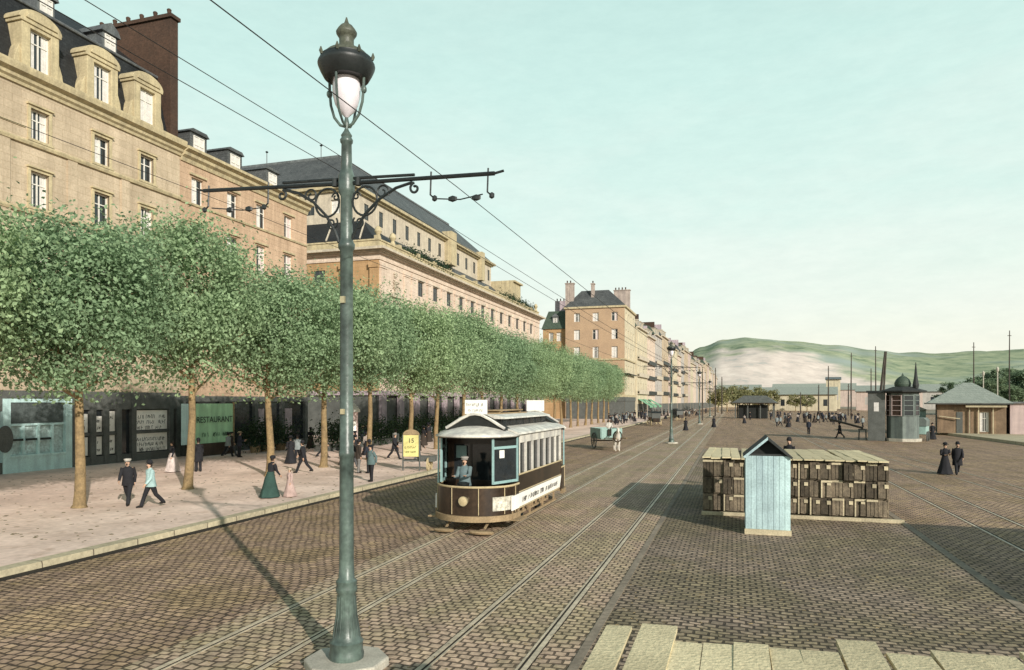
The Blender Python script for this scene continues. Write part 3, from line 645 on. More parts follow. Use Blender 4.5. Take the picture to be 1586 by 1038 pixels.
q = random.Random(12); y = 172.3; i = 0; slope = .028; wallm = ['cream_wall','stone_pink','grey_wall','stone_pale','rose_wall']
while y < 560:
    wdt = q.choice([12.5, 14, 15.5, 17, 11]); h = q.uniform(20.5, 25.5); far = y > 300
    mw = wallm[i % 5]; 
    rt = ['flat grey roof edge','tall chimneys','dormered mansard'][i % 3]
    B = thing('terraced_house', '%s house with %s, %s in the far row past the brick house' % ({'cream_wall':'cream','stone_pink':'rose stone','grey_wall':'grey','stone_pale':'pale stone','rose_wall':'rose'}[mw], ['green roof','grey roof'][i % 2], ORD[i]), 'building', (-22.5+slope*(y-155), y, 0), -math.atan(slope), 'houses in the far row along the quay')
    mb = MB(); nb = 3 if wdt < 13 else 4
    cs = [wdt*(k+.5)/nb for k in range(nb)]; fl = (h-5)/4
    rows = [(h-.7-fl*k, fl*.58) for k in range(4 if not far else 3)]
    facade(mb, B, (0,0,0), (0,1,0), (1,0,0), wdt, 0, h, cs, [(round(a,2), round(b_,2)) for a, b_ in rows], 1.3, None, .3, simple=far, seed=i)
    mb.quad((0,0,0),(-12,0,0),(-12,0,h),(0,0,h)).quad((0,wdt,0),(-12,wdt,0),(-12,wdt,h),(0,wdt,h)); mb.build('wall', M[mw], B)
    MB().box(-.3,.5,0,wdt,h,h+.35).build('cornice', M['trim_pale'], B)
    if not far:
        for a, b_ in rows[1:]: MB().box(0,.55,.4,wdt-.4,a-b_-.25,a-b_-.12).box(.5,.55,.4,wdt-.4,a-b_-.12,a-b_+.75).build('balcony', M['cast_dark'] if i % 2 else M['trim_pale'], B)
    r = MB()
    r.add([(-.2,0,h+.35),(-.2,wdt,h+.35),(-1.8,wdt,h+2.7),(-1.8,0,h+2.7),(-5.5,wdt,h+4),(-5.5,0,h+4),(-12,0,h),(-12,wdt,h)],[(0,1,2,3),(3,2,4,5),(5,4,7,6),(0,3,5,6),(1,2,4,7)]); r.build('roof', M['slate' if i % 2 else 'slate_green'], B)
    c = MB().box(-7,-2.2,wdt-.8,wdt-.05,h,h+q.uniform(4.3,6)).build('chimney', M['lilac_wall' if i % 2 else 'brick_red'], B)
    for k in range(nb-1):
        yy = wdt*(k+1)/nb; d = MB().box(-2.4,-.45,yy-.7,yy+.7,h+.4,h+2.2).box(-2.5,-.3,yy-.85,yy+.85,h+2.2,h+2.4).build('dormer', M['trim_pale'], B)
        MB().box(-.45,-.42,yy-.42,yy+.42,h+.6,h+1.9).build('pane', M['glass_dark'], d)
    MB().quad((.03,.5,.2),(.03,wdt-.5,.2),(.03,wdt-.5,3.4),(.03,.5,3.4)).build('shopfront', M['dark_wood'], B)
    if i in (0, 1): 
        for k in range(2 if i == 0 else 1):
            a = 1.+k*7.5
            MB().add([(.05,a,4.6),(.05,a+6,4.6),(2.9,a+6,2.9),(2.9,a,2.9),(2.9,a,2.5),(2.9,a+6,2.5)],[(0,1,2,3),(3,2,5,4)]).build('awning', M['awning'], B)
    y += wdt+.05; i += 1

q = random.Random(77); lit = MB()
for k in range(2600):
    x = q.uniform(-15.5, 8); y = 9+q.random()**1.6*60; a = q.uniform(0, PI); L = q.uniform(.03, .11); w_ = q.uniform(.006, .03)
    lit.rbox((x, y, .014), (L, w_, .006), rz=a)
tag(lit.build('straw_litter', mat('straw and dung', (.34,.26,.14), .95, .5, 6., 30., .2, rand=.3)), 'scattered straw and dung on the setts', 'litter', kind='stuff')

lit = MB()
for k in range(900):
    x = q.uniform(-34, -16.4); y = 15+q.random()**1.5*50; a = q.uniform(0, PI); L = q.uniform(.04, .12)
    lit.rbox((x, y, .157), (L, L*q.uniform(.4,.8), .008), rz=a, rx=q.uniform(-.2,.2))
tag(lit.build('leaf_litter', mat('dry leaf litter', (.20,.17,.09), .95, .5, 6., 30., .2)), 'dry leaves scattered on the pavement under the trees', 'litter', kind='stuff')
# ------------------------------------------------------------------ tramway lamp posts
def make_lamp():
    t = thing('street_lamp', 'tall green cast iron lamp post with white globe and scrolled arms, in the foreground', 'street lamp', (-5.57, 9.5, .008))
    MB().prism([(.66*math.cos(a)+.0, .62*math.sin(a)) for a in [2*PI*(k+.5)/8 for k in range(8)]], 'z', -.1, .13).build('plinth', M['plinth'], t, bevel=.03)
    post = [(.26,.13),(.268,.2),(.25,.24),(.25,.36),(.26,.39),(.22,.43),(.185,.57),(.16,.75),(.145,.95),(.138,1.12),(.16,1.15),(.166,1.2),(.15,1.24),(.16,1.28),(.16,1.31),(.122,1.35),(.112,1.6),(.108,2.4)]
    post += [(.107,3.2),(.118,3.22),(.118,3.28),(.106,3.3),(.10,4.3),(.098,6.36),(.125,6.4),(.13,6.46),(.104,6.5),(.096,6.56),(.09,7.2),(.12,7.25),(.125,7.3),(.125,7.5),(.105,7.55),(.085,7.62),(.078,8.0),(.095,8.02),(.1,8.06),(.075,8.1),(.085,8.13),(.06,8.17),(.04,8.2),(.025,8.24),(.045,8.3),(.04,8.33),(.02,8.42)]
    p = MB().lathe(post, n=28).build('post', M['cast_green'], t, smooth=True)
    fl = MB()
    for k in range(16):
        a = 2*PI*k/16
        fl.tube([(.205*math.cos(a),.205*math.sin(a),.48),(.153*math.cos(a),.153*math.sin(a),.8),(.136*math.cos(a),.136*math.sin(a),1.08)], .012, 5)
    fl.build('fluting', M['cast_green'], p)
    MB().rbox((0,-.11,5.6),(.07,.05,.1)).rbox((0,-.115,3.9),(.06,.05,.08)).build('number_plate', M['brass'], p)
    # lyre cradle and lantern
    c = MB(); pts = lambda s: [(s*.30,0,9.0),(s*.295,0,8.82),(s*.275,0,8.62),(s*.215,0,8.43),(s*.11,0,8.30),(0,0,8.26)]
    for s in (-1, 1): c.tube(pts(s), .022, 8); c.loft([(s*.297,0,8.75,.03,.03),(s*.3,0,8.78,.045,.045),(s*.3,0,8.82,.045,.045),(s*.3,0,8.85,.03,.03)],8)
    for s in (-1, 1): c.tube([(y, x, z) for x, y, z in pts(s)], .02, 8)
    c.build('cradle', M['cast_green'], t, smooth=True)
    MB().lathe([(.02,8.40),(.05,8.43),(.12,8.50),(.175,8.60),(.21,8.74),(.215,8.86),(.20,8.98),(.175,9.04)], n=28).build('globe', M['opal'], t, smooth=True)
    h = MB().lathe([(.16,9.08),(.37,9.27),(.36,9.31),(.345,9.34),(.30,9.385),(.245,9.42),(.17,9.45),(.125,9.48),(.112,9.53),(.112,9.615),(.125,9.635),(.155,9.68),(.16,9.71),(.13,9.76),(.09,9.81),(.045,9.84),(.03,9.87),(.01,9.94)], n=32)
    ho = h.build('hood', M['lamp_metal'], t, smooth=True)
    MB().lathe([(.18,9.02),(.19,8.985),(.33,8.985),(.345,9.0),(.40,9.10),(.43,9.17),(.437,9.20),(.432,9.225),(.40,9.28),(.40,9.295),(.38,9.295),(.36,9.27),(.18,9.1)], n=40).build('hood_band', M['cast_dark'], ho, smooth=True)
    k_ = MB()
    for k in range(8):
        a = 2*PI*k/8+.2; k_.loft([(.41*math.cos(a),.41*math.sin(a),9.26,.02,.02),(.42*math.cos(a),.42*math.sin(a),9.31,.03,.03),(.42*math.cos(a),.42*math.sin(a),9.37,.008,.008)],7)
    k_.build('knobs', M['lamp_metal'], ho); bpy.context.view_layer.update()
    # the two arms with scrollwork
    for s in (-1, 1):
        a = MB(); z = 7.4; LA = 2.42 if s > 0 else 2.68
        a.tube([(s*.08,0,z),(s*LA,0,z+.02)], .032, 8).tube([(s*.1,0,z+.075),(s*1.15,0,z+.07)], .022, 6).tube([(s*LA,0,z+.02),(s*(LA+.14),0,z+.05)], .018, 6)
        a.loft([(s*.2,0,z-.05,.001,.001),(s*.2,0,z-.04,.05,.05),(s*.2,0,z+.08,.05,.05),(s*.2,0,z+.09,.001,.001)],8)
        ao = a.build('arm', M['cast_dark'], t); ao.rotation_euler = (0,.038,0); ao.location = (-7.4*math.sin(.038),0,0)
        w = MB()
        w.tube([(s*.1,0,6.5),(s*.18,0,6.68),(s*.34,0,6.92),(s*.58,0,7.14),(s*.85,0,7.29),(s*1.12,0,7.36)], .024, 6)
        w.tube([(s*(.33+.21*math.cos(b)),0,7.12+.22*math.sin(b)) for b in [2*PI*k/20 for k in range(21)]], .018, 6)
        sp = lambda cx, cz, r, turns, ph, dr: [(s*(cx+(r*(1-k/22*dr))*math.cos(ph+turns*2*PI*k/22)),0,cz+(r*(1-k/22*dr))*math.sin(ph+turns*2*PI*k/22)) for k in range(23)]
        w.tube(sp(.62,7.24,.12,1.3,-.5,.75), .015, 5); w.tube(sp(.24,6.8,.11,1.25,2.4,.75), .015, 5); w.tube(sp(1.16,7.27,.085,1.1,1.7,.7), .02, 5); w.tube(sp(.18,7.2,.07,1.2,0,.7), .014, 5)
        w.build('scrollwork', M['cast_dark'], ao, smooth=True)
        hb = MB()
        for x in (1.42, LA-.1):
            hb.tube([(s*x,0,z+.1),(s*x,0,z-.02),(s*x,0,z-.24),(s*(x+.06),0,z-.29)], .014, 6); hb.loft([(s*(x+.07),0,z-.34,.01,.01),(s*(x+.07),0,z-.32,.04,.03),(s*(x+.07),0,z-.27,.04,.03),(s*(x+.07),0,z-.25,.01,.01)],8)
        hb.tube([(s*1.49,0,z-.3),(s*1.9,0,z-.33),(s*(LA-.17),0,z-.27)], .010, 5)
        for x in (1.78, 2.15): hb.loft([(s*x,0,z-.36,.01,.01),(s*x,0,z-.34,.07,.03),(s*x,0,z-.29,.07,.03),(s*x,0,z-.27,.01,.01)],8)
        hb.build('wire_hanger', M['cast_dark'], ao)
    return t
lamp0 = make_lamp(); lamp0.scale = (.975, .975, .985)
for i, y in enumerate((69.2, 129., 189., 249., 309.)):
    dup(lamp0, (-5.6, y, .008), 0, ['dark lamp post rising from the setts beyond the tram, second in the line of posts','lamp post third in the line down the tracks, before the awnings','lamp post fourth in the line down the tracks','lamp post fifth in the line down the tracks','last and smallest lamp post of the line down the tracks'][i], 'lamp posts between the tram tracks')
lamp0['group'] = 'lamp posts between the tram tracks'
ys = [-50, 9.5, 69.2, 129, 189, 249, 309]
for (x, z, sag, r, lab, far) in ((-3.78,7.08,.12,.007,'trolley wire over the right-hand track, rising to the top of the sky',7),(-7.45,7.06,.12,.0055,'trolley wire over the left-hand track, passing in front of the rose house',7),(-5.86,7.84,.14,.0065,'upper feeder wire fixed to the lamp posts above their arms',7),(-5.84,7.58,.16,.0065,'lower feeder wire fixed to the lamp posts at arm level',7)):
    pts = []
    for a, b_ in zip(ys, ys[1:]):
        n = 10
        for k in range(n):
            u = k/n; pts.append((x, a+(b_-a)*u, z-sag*4*u*(1-u)))
    pts.append((x, ys[-1], z))
    tag(MB().tube(pts, [r*.75*(1+max(0, p[1]-8)*.028) for p in pts], 6).build('overhead_wire', M['wire']), lab, 'wire', 'overhead wires of the tramway')

# ------------------------------------------------------------------ trees
def crown_mesh(seed, rx, ry, z0, z1, N, size, m, clumps=70, flat=2.6):
    q = random.Random(seed); cs = []
    lob = [q.uniform(.86, 1.1) for _ in range(6)]
    zc = (z0+z1)/2; hz = (z1-z0)/2
    while len(cs) < clumps:
        d = Vector((q.gauss(0,1), q.gauss(0,1), q.gauss(0,1))).normalized()
        e = (abs(d.x)**flat+abs(d.y)**flat+abs(d.z)**flat)**(-1/flat)
        k = q.uniform(.72, .98) if q.random() < .8 else q.uniform(.2, .7)
        p = d*e*k*lob[int((math.atan2(d.y,d.x)+PI)/(2*PI)*5.999)]; p.x *= rx; p.y *= ry; p.z = p.z*hz+zc
        cs.append((p, q.uniform(.38, .72)))
    vs = []; fs = []
    for i in range(N):
        c, sg = q.choice(cs)
        p = c+Vector((q.gauss(0,sg), q.gauss(0,sg), q.gauss(0,sg*.8)))
        if p.z < z0+1.3 and q.random() < .45: continue
        if p.z < z0-.7: p.z = z0-.7+q.random()*.9
        out = (p-Vector((0,0,zc))); out.normalize()
        n = (out*.7+Vector((q.gauss(0,.7), q.gauss(0,.7), q.gauss(.35,.7)))).normalized()
        a = n.orthogonal().normalized(); b = n.cross(a); th = q.random()*2*PI
        a, b = a*math.cos(th)+b*math.sin(th), b*math.cos(th)-a*math.sin(th)
        s = size*q.uniform(.6, 1.25); o = len(vs)
        vs += [p-a*s*.5, p+b*s*.34+n*s*.1, p+a*s*.55, p-b*s*.34+n*s*.06]; fs.append((o, o+1, o+2, o+3))
    me = bpy.data.meshes.new('crown'); me.from_pydata([tuple(v) for v in vs], [], fs); me.materials.append(m); return me
def trunk_mesh(seed, h=10.2, r=.2, zf=4.3):
    q = random.Random(seed); mb = MB()
    lean = q.uniform(-.15, .15); P = lambda z: (lean*z/4+.06*math.sin(z*1.1+seed), .05*math.sin(z*.9+seed*2), z)
    zs = [0,.12,.5,1.5,3,zf,5.2,6.5,8,h]; rs = [r*1.5,r*1.15,r,r*.88,r*.76,r*.7,r*.5,r*.36,r*.2,r*.06]
    mb.tube([P(z) for z in zs], rs, 10)
    for k in range(9):
        z = zf-.25+k*.42+q.uniform(-.15,.15); a = q.uniform(0, 2*PI) if k > 2 else [PI*.5, PI*1.5, PI*.95][k]+q.uniform(-.3,.3); L = q.uniform(1.7, 2.9)
        p0 = Vector(P(z)); d = Vector((math.cos(a), math.sin(a), 0)); lift = q.uniform(.35, .9)
        pts = [p0, p0+d*L*.3+Vector((0,0,L*.28*lift)), p0+d*L*.65+Vector((0,0,L*.42*lift+.1)), p0+d*L+Vector((0,0,L*.75*lift+.2))]
        rr = r*.42*(1-k*.06); mb.tube(pts, [rr, rr*.75, rr*.5, rr*.16], 7)
        for j in range(2):
            b_ = a+q.uniform(-.9,.9); e = Vector((math.cos(b_), math.sin(b_), .5)); s = pts[1+j]
            mb.tube([s, s+e*L*.25+Vector((0,0,.1)), s+e*L*.5], [rr*.45, rr*.3, rr*.08], 5)
    return mb.mesh('trunk', M['bark'], True)
crowns = [crown_mesh(40+k, 3.25, 3.0, 4.5, 10.5+.3*(k%3), 36000, .165, M['leaf'], 120) for k in range(4)]
trunks = [trunk_mesh(60+k) for k in range(4)]
q = random.Random(31)
for i in range(23):
    y = 20.1+5.5*(i-1)+q.uniform(-.2,.2)
    if i == 0: lab = 'clipped plane tree at the left edge, before the blue shopfront'
    elif i == 1: lab = 'clipped plane tree with forking trunk beside the two strolling men'
    elif i == 2: lab = 'clipped plane tree standing before the green canvas'
    elif i == 22: lab = 'last clipped plane tree, next to the brick corner house'
    else: lab = 'clipped green plane tree, %s from the left in the kerbside row' % ORD[i]
    t = thing('plane_tree', lab, 'tree', (-22.8+q.uniform(-.2,.2), y, .15), q.uniform(-.35,.35)+(PI if i % 3 == 1 else 0), 'plane trees in the kerbside row')
    s = q.uniform(.95, 1.05); t.scale = (q.uniform(.94,1.06), q.uniform(.96,1.06), s*(.955 if i < 2 else 1 if i < 14 else .98))
    link('trunk', trunks[i % 4], t); link('crown', crowns[(i*3+i//4) % 4], t)
# shrubs and hedge at the foot of the houses, plants on the theatre terrace
sm = [crown_mesh(80+k, .75, .75, .3, 1.9, 1300, .2, M['leaf_dark'], 24) for k in range(2)]
stem = MB().tube([(0,0,0),(0,0,.9)], .05, 6).lathe([(.34,0),(.4,.45),(.42,.5),(.36,.5)]).mesh('tub', M['tan_wood'], True)
for i, (x, y) in enumerate([(-34.4,45.4),(-34.6,46.9),(-34.3,48.4)]):
    t = thing('potted_shrub', 'dark bushy shrub in a tub %s the green canvas' % ['close beside','one step from','farthest from'][i], 'shrub', (x, y, .15), i*1.1, 'potted shrubs by the restaurant')
    link('tub', stem, t); link('foliage', sm[i % 2], t)
for i in range(6):
    t = thing('hedge', 'dark clipped hedge trough before the theatre arcade, %s from the left' % ORD[i], 'hedge', (-30.2, 50.5+6.4*i, .15), 0, 'hedge troughs before the theatre')
    MB().box(-.4,.4,-3.1,3.1,0,.5).build('trough', M['dark_wood'], t); link('foliage', crown_mesh(90+i, .6, 3.2, .4, 1.9, 2600, .22, M['leaf_dark'], 60, 5.), t)
tc_m = [crown_mesh(110+k, .8, 2.2, 0., 1.3, 1500, .28, M['leaf_dark'], 30, 4.) for k in range(2)]
for i in range(9):
    y = 79+i*3.6 if i < 4 else 117+(i-4)*3.9
    tag(link('terrace_shrub', tc_m[i % 2], None, (-38.2, y, 21.1), 0), 'dark shrub on the theatre terrace, %s from the left' % ORD[i], 'shrub', 'shrubs along the theatre terrace')

# pink advertising column before the theatre
t = thing('advertising_column', 'pale rose advertising column with white cap under the trees', 'advertising column', (-27.4, 47.5, .15))
MB().lathe([(.55,0),(.55,.25),(.45,.3),(.45,3.0),(.52,3.05)], n=20).build('drum', M['pink_paint'], t, smooth=True)
MB().lathe([(.62,3.05),(.6,3.2),(.45,3.45),(.2,3.7),(.06,3.8),(.08,3.95),(.01,4.05)], n=20).build('cap', M['white_paint'], t, smooth=True)
pb = MB()
for a in (-.9, -.2, .5): pb.rbox((.455*math.cos(a-1.2),.455*math.sin(a-1.2),1.9+a*.2),(.34,.01,.7), rz=a-1.2+PI/2)
pb.build('poster', M['poster'], t)

# green restaurant canvas
t = thing('canvas_screen', 'green canvas terrace screen lettered RESTAURANT behind the second tree', 'canvas screen', (-35.5, 40.1, .15))
cv = MB()
for k in range(24):
    a = 4.2*k/24; b_ = 4.2*(k+1)/24; f = lambda u: .05*math.sin(u*4.1)+.02*math.sin(u*11)
    cv.quad((f(a),a,.9),(f(b_),b_,.9),(f(b_)*.4,b_,3.7),(f(a)*.4,a,3.7))
co = cv.build('canvas', M['green_canvas'], t, smooth=True)
l = text_mesh('RESTAURANT', .60, M['ink'], 'lettering'); 
o = link('lettering', l, co, (.10, 2.15, 2.55)); o.rotation_euler = (PI/2, R(-4)*0, PI/2)
sg = MB(); scrawl(sg, .9, 3.7, 1.5, .34, 0, 5, .04)
o = MB().add([(.09, x, z) for x, y, z in sg.v], sg.f).build('faded_lettering', mat('faded lettering', (.08,.17,.10), .9, .3, 2., 12., 0), co)
MB().box(-.08,.05,0,4.2,0,.9).build('base_board', M['tram_brown'], t)
for y in (-.06, 4.2): MB().box(-.06,.06,y,y+.08,0,3.8).build('pole', M['tan_wood'], t)
MB().quad((-.02,-1.0,.9),(-.02,-.08,.9),(-.02,-.08,3.7),(-.02,-1.0,3.7)).build('side_curtain', M['blue_paint'], t)

# yellow advertising cart by the kerb
t = thing('advertising_cart', 'small wheeled cart carrying a yellow panel numbered 15 at the kerb', 'advertising cart', (-17.1, 36.1, .15), R(12))
MB().box(-.46,.46,-.03,.03,.78,1.98).build('panel', M['yellow_panel'], t, bevel=.01)
a = [PI*k/12 for k in range(13)]; MB().prism([(.46*math.cos(k), 2.0+.3*math.sin(k)) for k in a], 'y', -.05, .05).build('crest', M['tan_wood'], t)
o = link('lettering', text_mesh('15', .36, M['ink'], 'lettering'), t, (0,-.036,1.66)); o.rotation_euler = (PI/2,0,0)
sg = MB(); scrawl(sg, -.36, .3, 1.3, .14, -.035, 3, .022); scrawl(sg, -.34, .3, 1.05, .12, -.035, 9, .02); sg.build('worn_lettering', mat('worn olive print', (.22,.22,.08), .9, .3, 3., 12., 0), t)
MB().box(-.5,-.44,-.06,.06,0,2.0).box(.44,.5,-.06,.06,0,2.0).box(-.5,1.3,.1,.3,.5,.58).box(-.5,1.3,.55,.75,.5,.58).box(.3,1.3,.1,.75,.58,.8).build('frame', M['dark_wood'], t)
def wheel(parent, loc, r, m, spokes=10, w=.07, ax='x', hub=.06):
    mb = MB(); n = 24; T_ = lambda a, rr, o: (o, rr*math.cos(a), rr*math.sin(a)) if ax == 'x' else (rr*math.cos(a), o, rr*math.sin(a))
    th = max(.035, r*.1)
    vs = []; 
    for k in range(n):
        a = 2*PI*k/n; vs += [T_(a,r,-w/2),T_(a,r,w/2),T_(a,r-th,w/2),T_(a,r-th,-w/2)]
    fs = [(k*4+j, ((k+1)%n)*4+j, ((k+1)%n)*4+(j+1)%4, k*4+(j+1)%4) for k in range(n) for j in range(4)]
    mb.add(vs, fs)
    for k in range(spokes):
        a = 2*PI*k/spokes; mb.tube([T_(a,hub*.8,0),T_(a,r-th*.8,0)], max(.012, r*.03), 5)
    mb.tube([T_(0,0,-w*.8),T_(0,0,w*.8)], hub, 10)
    return mb.build('wheel', m, parent, loc)
wheel(t, (.95,.02,.36), .36, M['gilt'], 10); wheel(t, (.95,.82,.36), .36, M['gilt'], 10)

# ------------------------------------------------------------------ the tram
t = TR = thing('tram', 'dark brown and cream electric tram with open driver platform, coming towards us', 'tram', (-7.74, 20.05, .02))
Wd = 1.25
arc = lambda r, b, n=18, y0=1.15: [(r*math.sin(a), y0-b*math.cos(a)) for a in [-PI/2+PI*k/n for k in range(n+1)]]
def curved_wall(pts, z0, z1, th):
    mb = MB(); n = len(pts); inn = []
    for k, (x, y) in enumerate(pts):
        a = Vector(pts[max(k-1,0)]); b_ = Vector(pts[min(k+1,n-1)]); d = (b_-a).normalized(); inn.append((x-d.y*-th*-1 if False else x - (-d.y)*-th, y - d.x*-th))
    vs = [(x,y,z0) for x,y in pts]+[(x,y,z1) for x,y in pts]+[(x,y,z0) for x,y in inn]+[(x,y,z1) for x,y in inn]
    fs = []
    for k in range(n-1):
        fs += [(k,k+1,n+k+1,n+k),(2*n+k,3*n+k,3*n+k+1,2*n+k+1),(n+k,n+k+1,3*n+k+1,3*n+k),(k,2*n+k,2*n+k+1,k+1)]
    fs += [(0,n,3*n,2*n),(n-1,2*n+n-1,3*n+n-1,2*n-1)]
    return mb.add(vs, fs)
LB = 1.55; LE = 7.4; LT = 8.95
def both(y): return y
for end in (0, 1):
    fy = (lambda pts: pts) if end == 0 else (lambda pts: [(-x, LT-y) for x, y in pts])
    side = [(-Wd, LB)] + arc(Wd, 1.15) + [(Wd, LB)]
    d = curved_wall(fy(side), .52, 1.36, .05).build('dash', M['tram_brown'], t, smooth=True)
    rl = fy(side); MB().tube([(x,y,1.385) for x,y in rl], .035, 6).build('dash_rail', M['gilt'], d)
    for k in (3, 8, 12, 16, 19): x, y = rl[k]; MB().tube([(x*1.012,(y-1.15)*1.012+1.15 if end == 0 else y+.012,.55),(x*1.012,(y-1.15)*1.012+1.15 if end == 0 else y+.012,1.35)], .014, 5).build('lining', M['gilt'], d)
    fb = curved_wall(fy([(-Wd-.06, LB)] + arc(Wd+.06, 1.24) + [(Wd+.06, LB)]), .34, .52, .1).build('bumper', M['tan_wood'], t, smooth=True)
    MB().prism(fy(side), 'z', .44, .52).build('platform_floor', M['tan_wood'], t)
    if end == 0:
        na = [(x*1.02,(y-1.15)*1.02+1.15) for x, y in arc(Wd, 1.15)[13:18]]; curved_wall(na, .66, 1.08, .03).build('notice_board', mat('worn enamel plate', (.70,.66,.55), .5, .5, 5., 16., .05), d)
    # posts and the bonnet over the platform
    for x in ((-1.15, 1.15) if end else (-1.15,)):
        yy = fy([(x, .72)])[0]; MB().tube([(yy[0],yy[1],1.36),(yy[0],yy[1],2.92)], .032, 8).build('platform_post', M['tram_blue'], t)
    # bonnet: vaulted canopy, brim and front peak
    bn = MB(); NX, NY = 16, 8; vs = []; fs = []
    for j in range(NY+1):
        v = j/NY
        for i in range(NX+1):
            a = -PI/2+PI*i/NX; rr = 1.36*(1-v)+.02*v; 
            x = rr*math.sin(a); y = 1.3-(1.5*(1-v))*math.cos(a)
            z = 2.93+.30*(1-(1-v)**2)
            vs.append((x,y,z))
    for j in range(NY):
        for i in range(NX): a = j*(NX+1)+i; fs.append((a,a+1,a+NX+2,a+NX+1))
    if end: vs = [(-x, LT-y, z) for x,y,z in vs]
    bo = bn.add(vs, fs).build('bonnet', M['tram_cream'], t, smooth=True); 
    sd = bo.modifiers.new('thick','SOLIDIFY'); sd.thickness = .05; sd.offset = -1
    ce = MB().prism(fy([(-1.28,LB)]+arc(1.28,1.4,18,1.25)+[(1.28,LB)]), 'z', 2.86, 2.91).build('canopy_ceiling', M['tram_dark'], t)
    # arched dark ventilator front standing over the bonnet
    y = .95 if end == 0 else LT-.95; s = 1 if end == 0 else -1
    ar_ = [(-.98,3.12),(-.8,3.22),(-.5,3.40),(-.2,3.54),(0,3.57),(.2,3.54),(.5,3.40),(.8,3.22),(.98,3.12)]
    pd = MB().prism(ar_+[(.98,3.02),(-.98,3.02)], 'y', min(y,y+.6*s), max(y,y+.6*s)).build('clerestory_front', M['tram_dark'], t)
    MB().tube([(x,y-.02*s,z+.02) for x,z in ar_], .05, 6).build('hood_mould', M['tram_cream'], pd)
    sb = MB().box(-.37,.37,y+.04,y+.1,3.58,4.03).build('destination_board', M['poster'], t, bevel=.01)
    dm = MB(); scrawl(dm, -.3, .26, 3.88, .12, y+.04-.002 if end == 0 else y+.102, 21+end, .018); scrawl(dm, -.28, .24, 3.7, .1, y+.04-.002 if end == 0 else y+.102, 31+end, .016); dm.build('lettering', mat('worn grey print', (.42,.40,.37), .9, .3, 3., 12., 0), sb)
    # headlamp
    yl = -.02 if end == 0 else LT+.02
    hl = MB().add(*(lambda m_: (m_.v, m_.f))(MB().tube([(0,yl-.10*s,.98),(0,yl+.06*s,.98)], [.15,.12], 18))).build('headlamp', M['brass'], t, smooth=True)
    MB().tube([(0,yl-.102*s,.98),(0,yl-.125*s,.98)], [.125,.06], 18).build('lens', M['gilt'], hl, smooth=True)
    # bulkhead with door and windows
    yb = LB if end == 0 else LE
    b_ = MB(); b_.box(-Wd,-.95,yb-.03,yb+.03,.52,2.9).box(.95,Wd,yb-.03,yb+.03,.52,2.9).box(-.95,.95,yb-.03,yb+.03,.52,1.45).box(-.95,.95,yb-.03,yb+.03,2.6,2.9).box(-.4,-.33,yb-.03,yb+.03,1.45,2.6).box(.33,.4,yb-.03,yb+.03,1.45,2.6)
    bh = b_.build('bulkhead', M['tram_brown'], t)
    MB().quad((-.95,yb,1.45),(.95,yb,1.45),(.95,yb,2.6),(-.95,yb,2.6)).build('pane', M['glass_dark'], bh)
    MB().box(-.86,-.5,yb-.06*s if s>0 else yb+.035,yb-.035*s if s>0 else yb+.06,2.15,2.55).build('notice', M['tram_blue'], bh)
# slanted screen windows between the platform posts and the saloon corners
for x in (-1, 1):
    A = Vector((x*1.22,1.46,0)); B = Vector((x*(.80 if x > 0 else 1.0),.34 if x > 0 else .6,0)); Z = lambda v, z: (v.x, v.y, z)
    f = MB().beam(Z(A,1.50),Z(B,1.50),.05,.08).beam(Z(A,2.56),Z(B,2.56),.05,.08).beam(Z(A,1.46),Z(A,2.86),.07,.07).beam(Z(B,1.46),Z(B,2.86),.06,.06)
    sc_ = f.build('side_screen', M['tram_blue'], t)
    MB().quad(Z(A,1.54),Z(B,1.54),Z(B,2.52),Z(A,2.52)).build('pane', M['glass_dark'], sc_)
    MB().quad(Z(A,2.60),Z(B,2.60),Z(B,2.86),Z(A,2.86)).build('valance', M['tram_dark'], sc_)
    nA = A.lerp(B,.55)+Vector((x*.015,-.02,0)); nB = A.lerp(B,.75)+Vector((x*.015,-.02,0)); MB().quad(Z(nA,2.24),Z(nB,2.24),Z(nB,2.48),Z(nA,2.48)).build('notice', M['poster'], sc_)
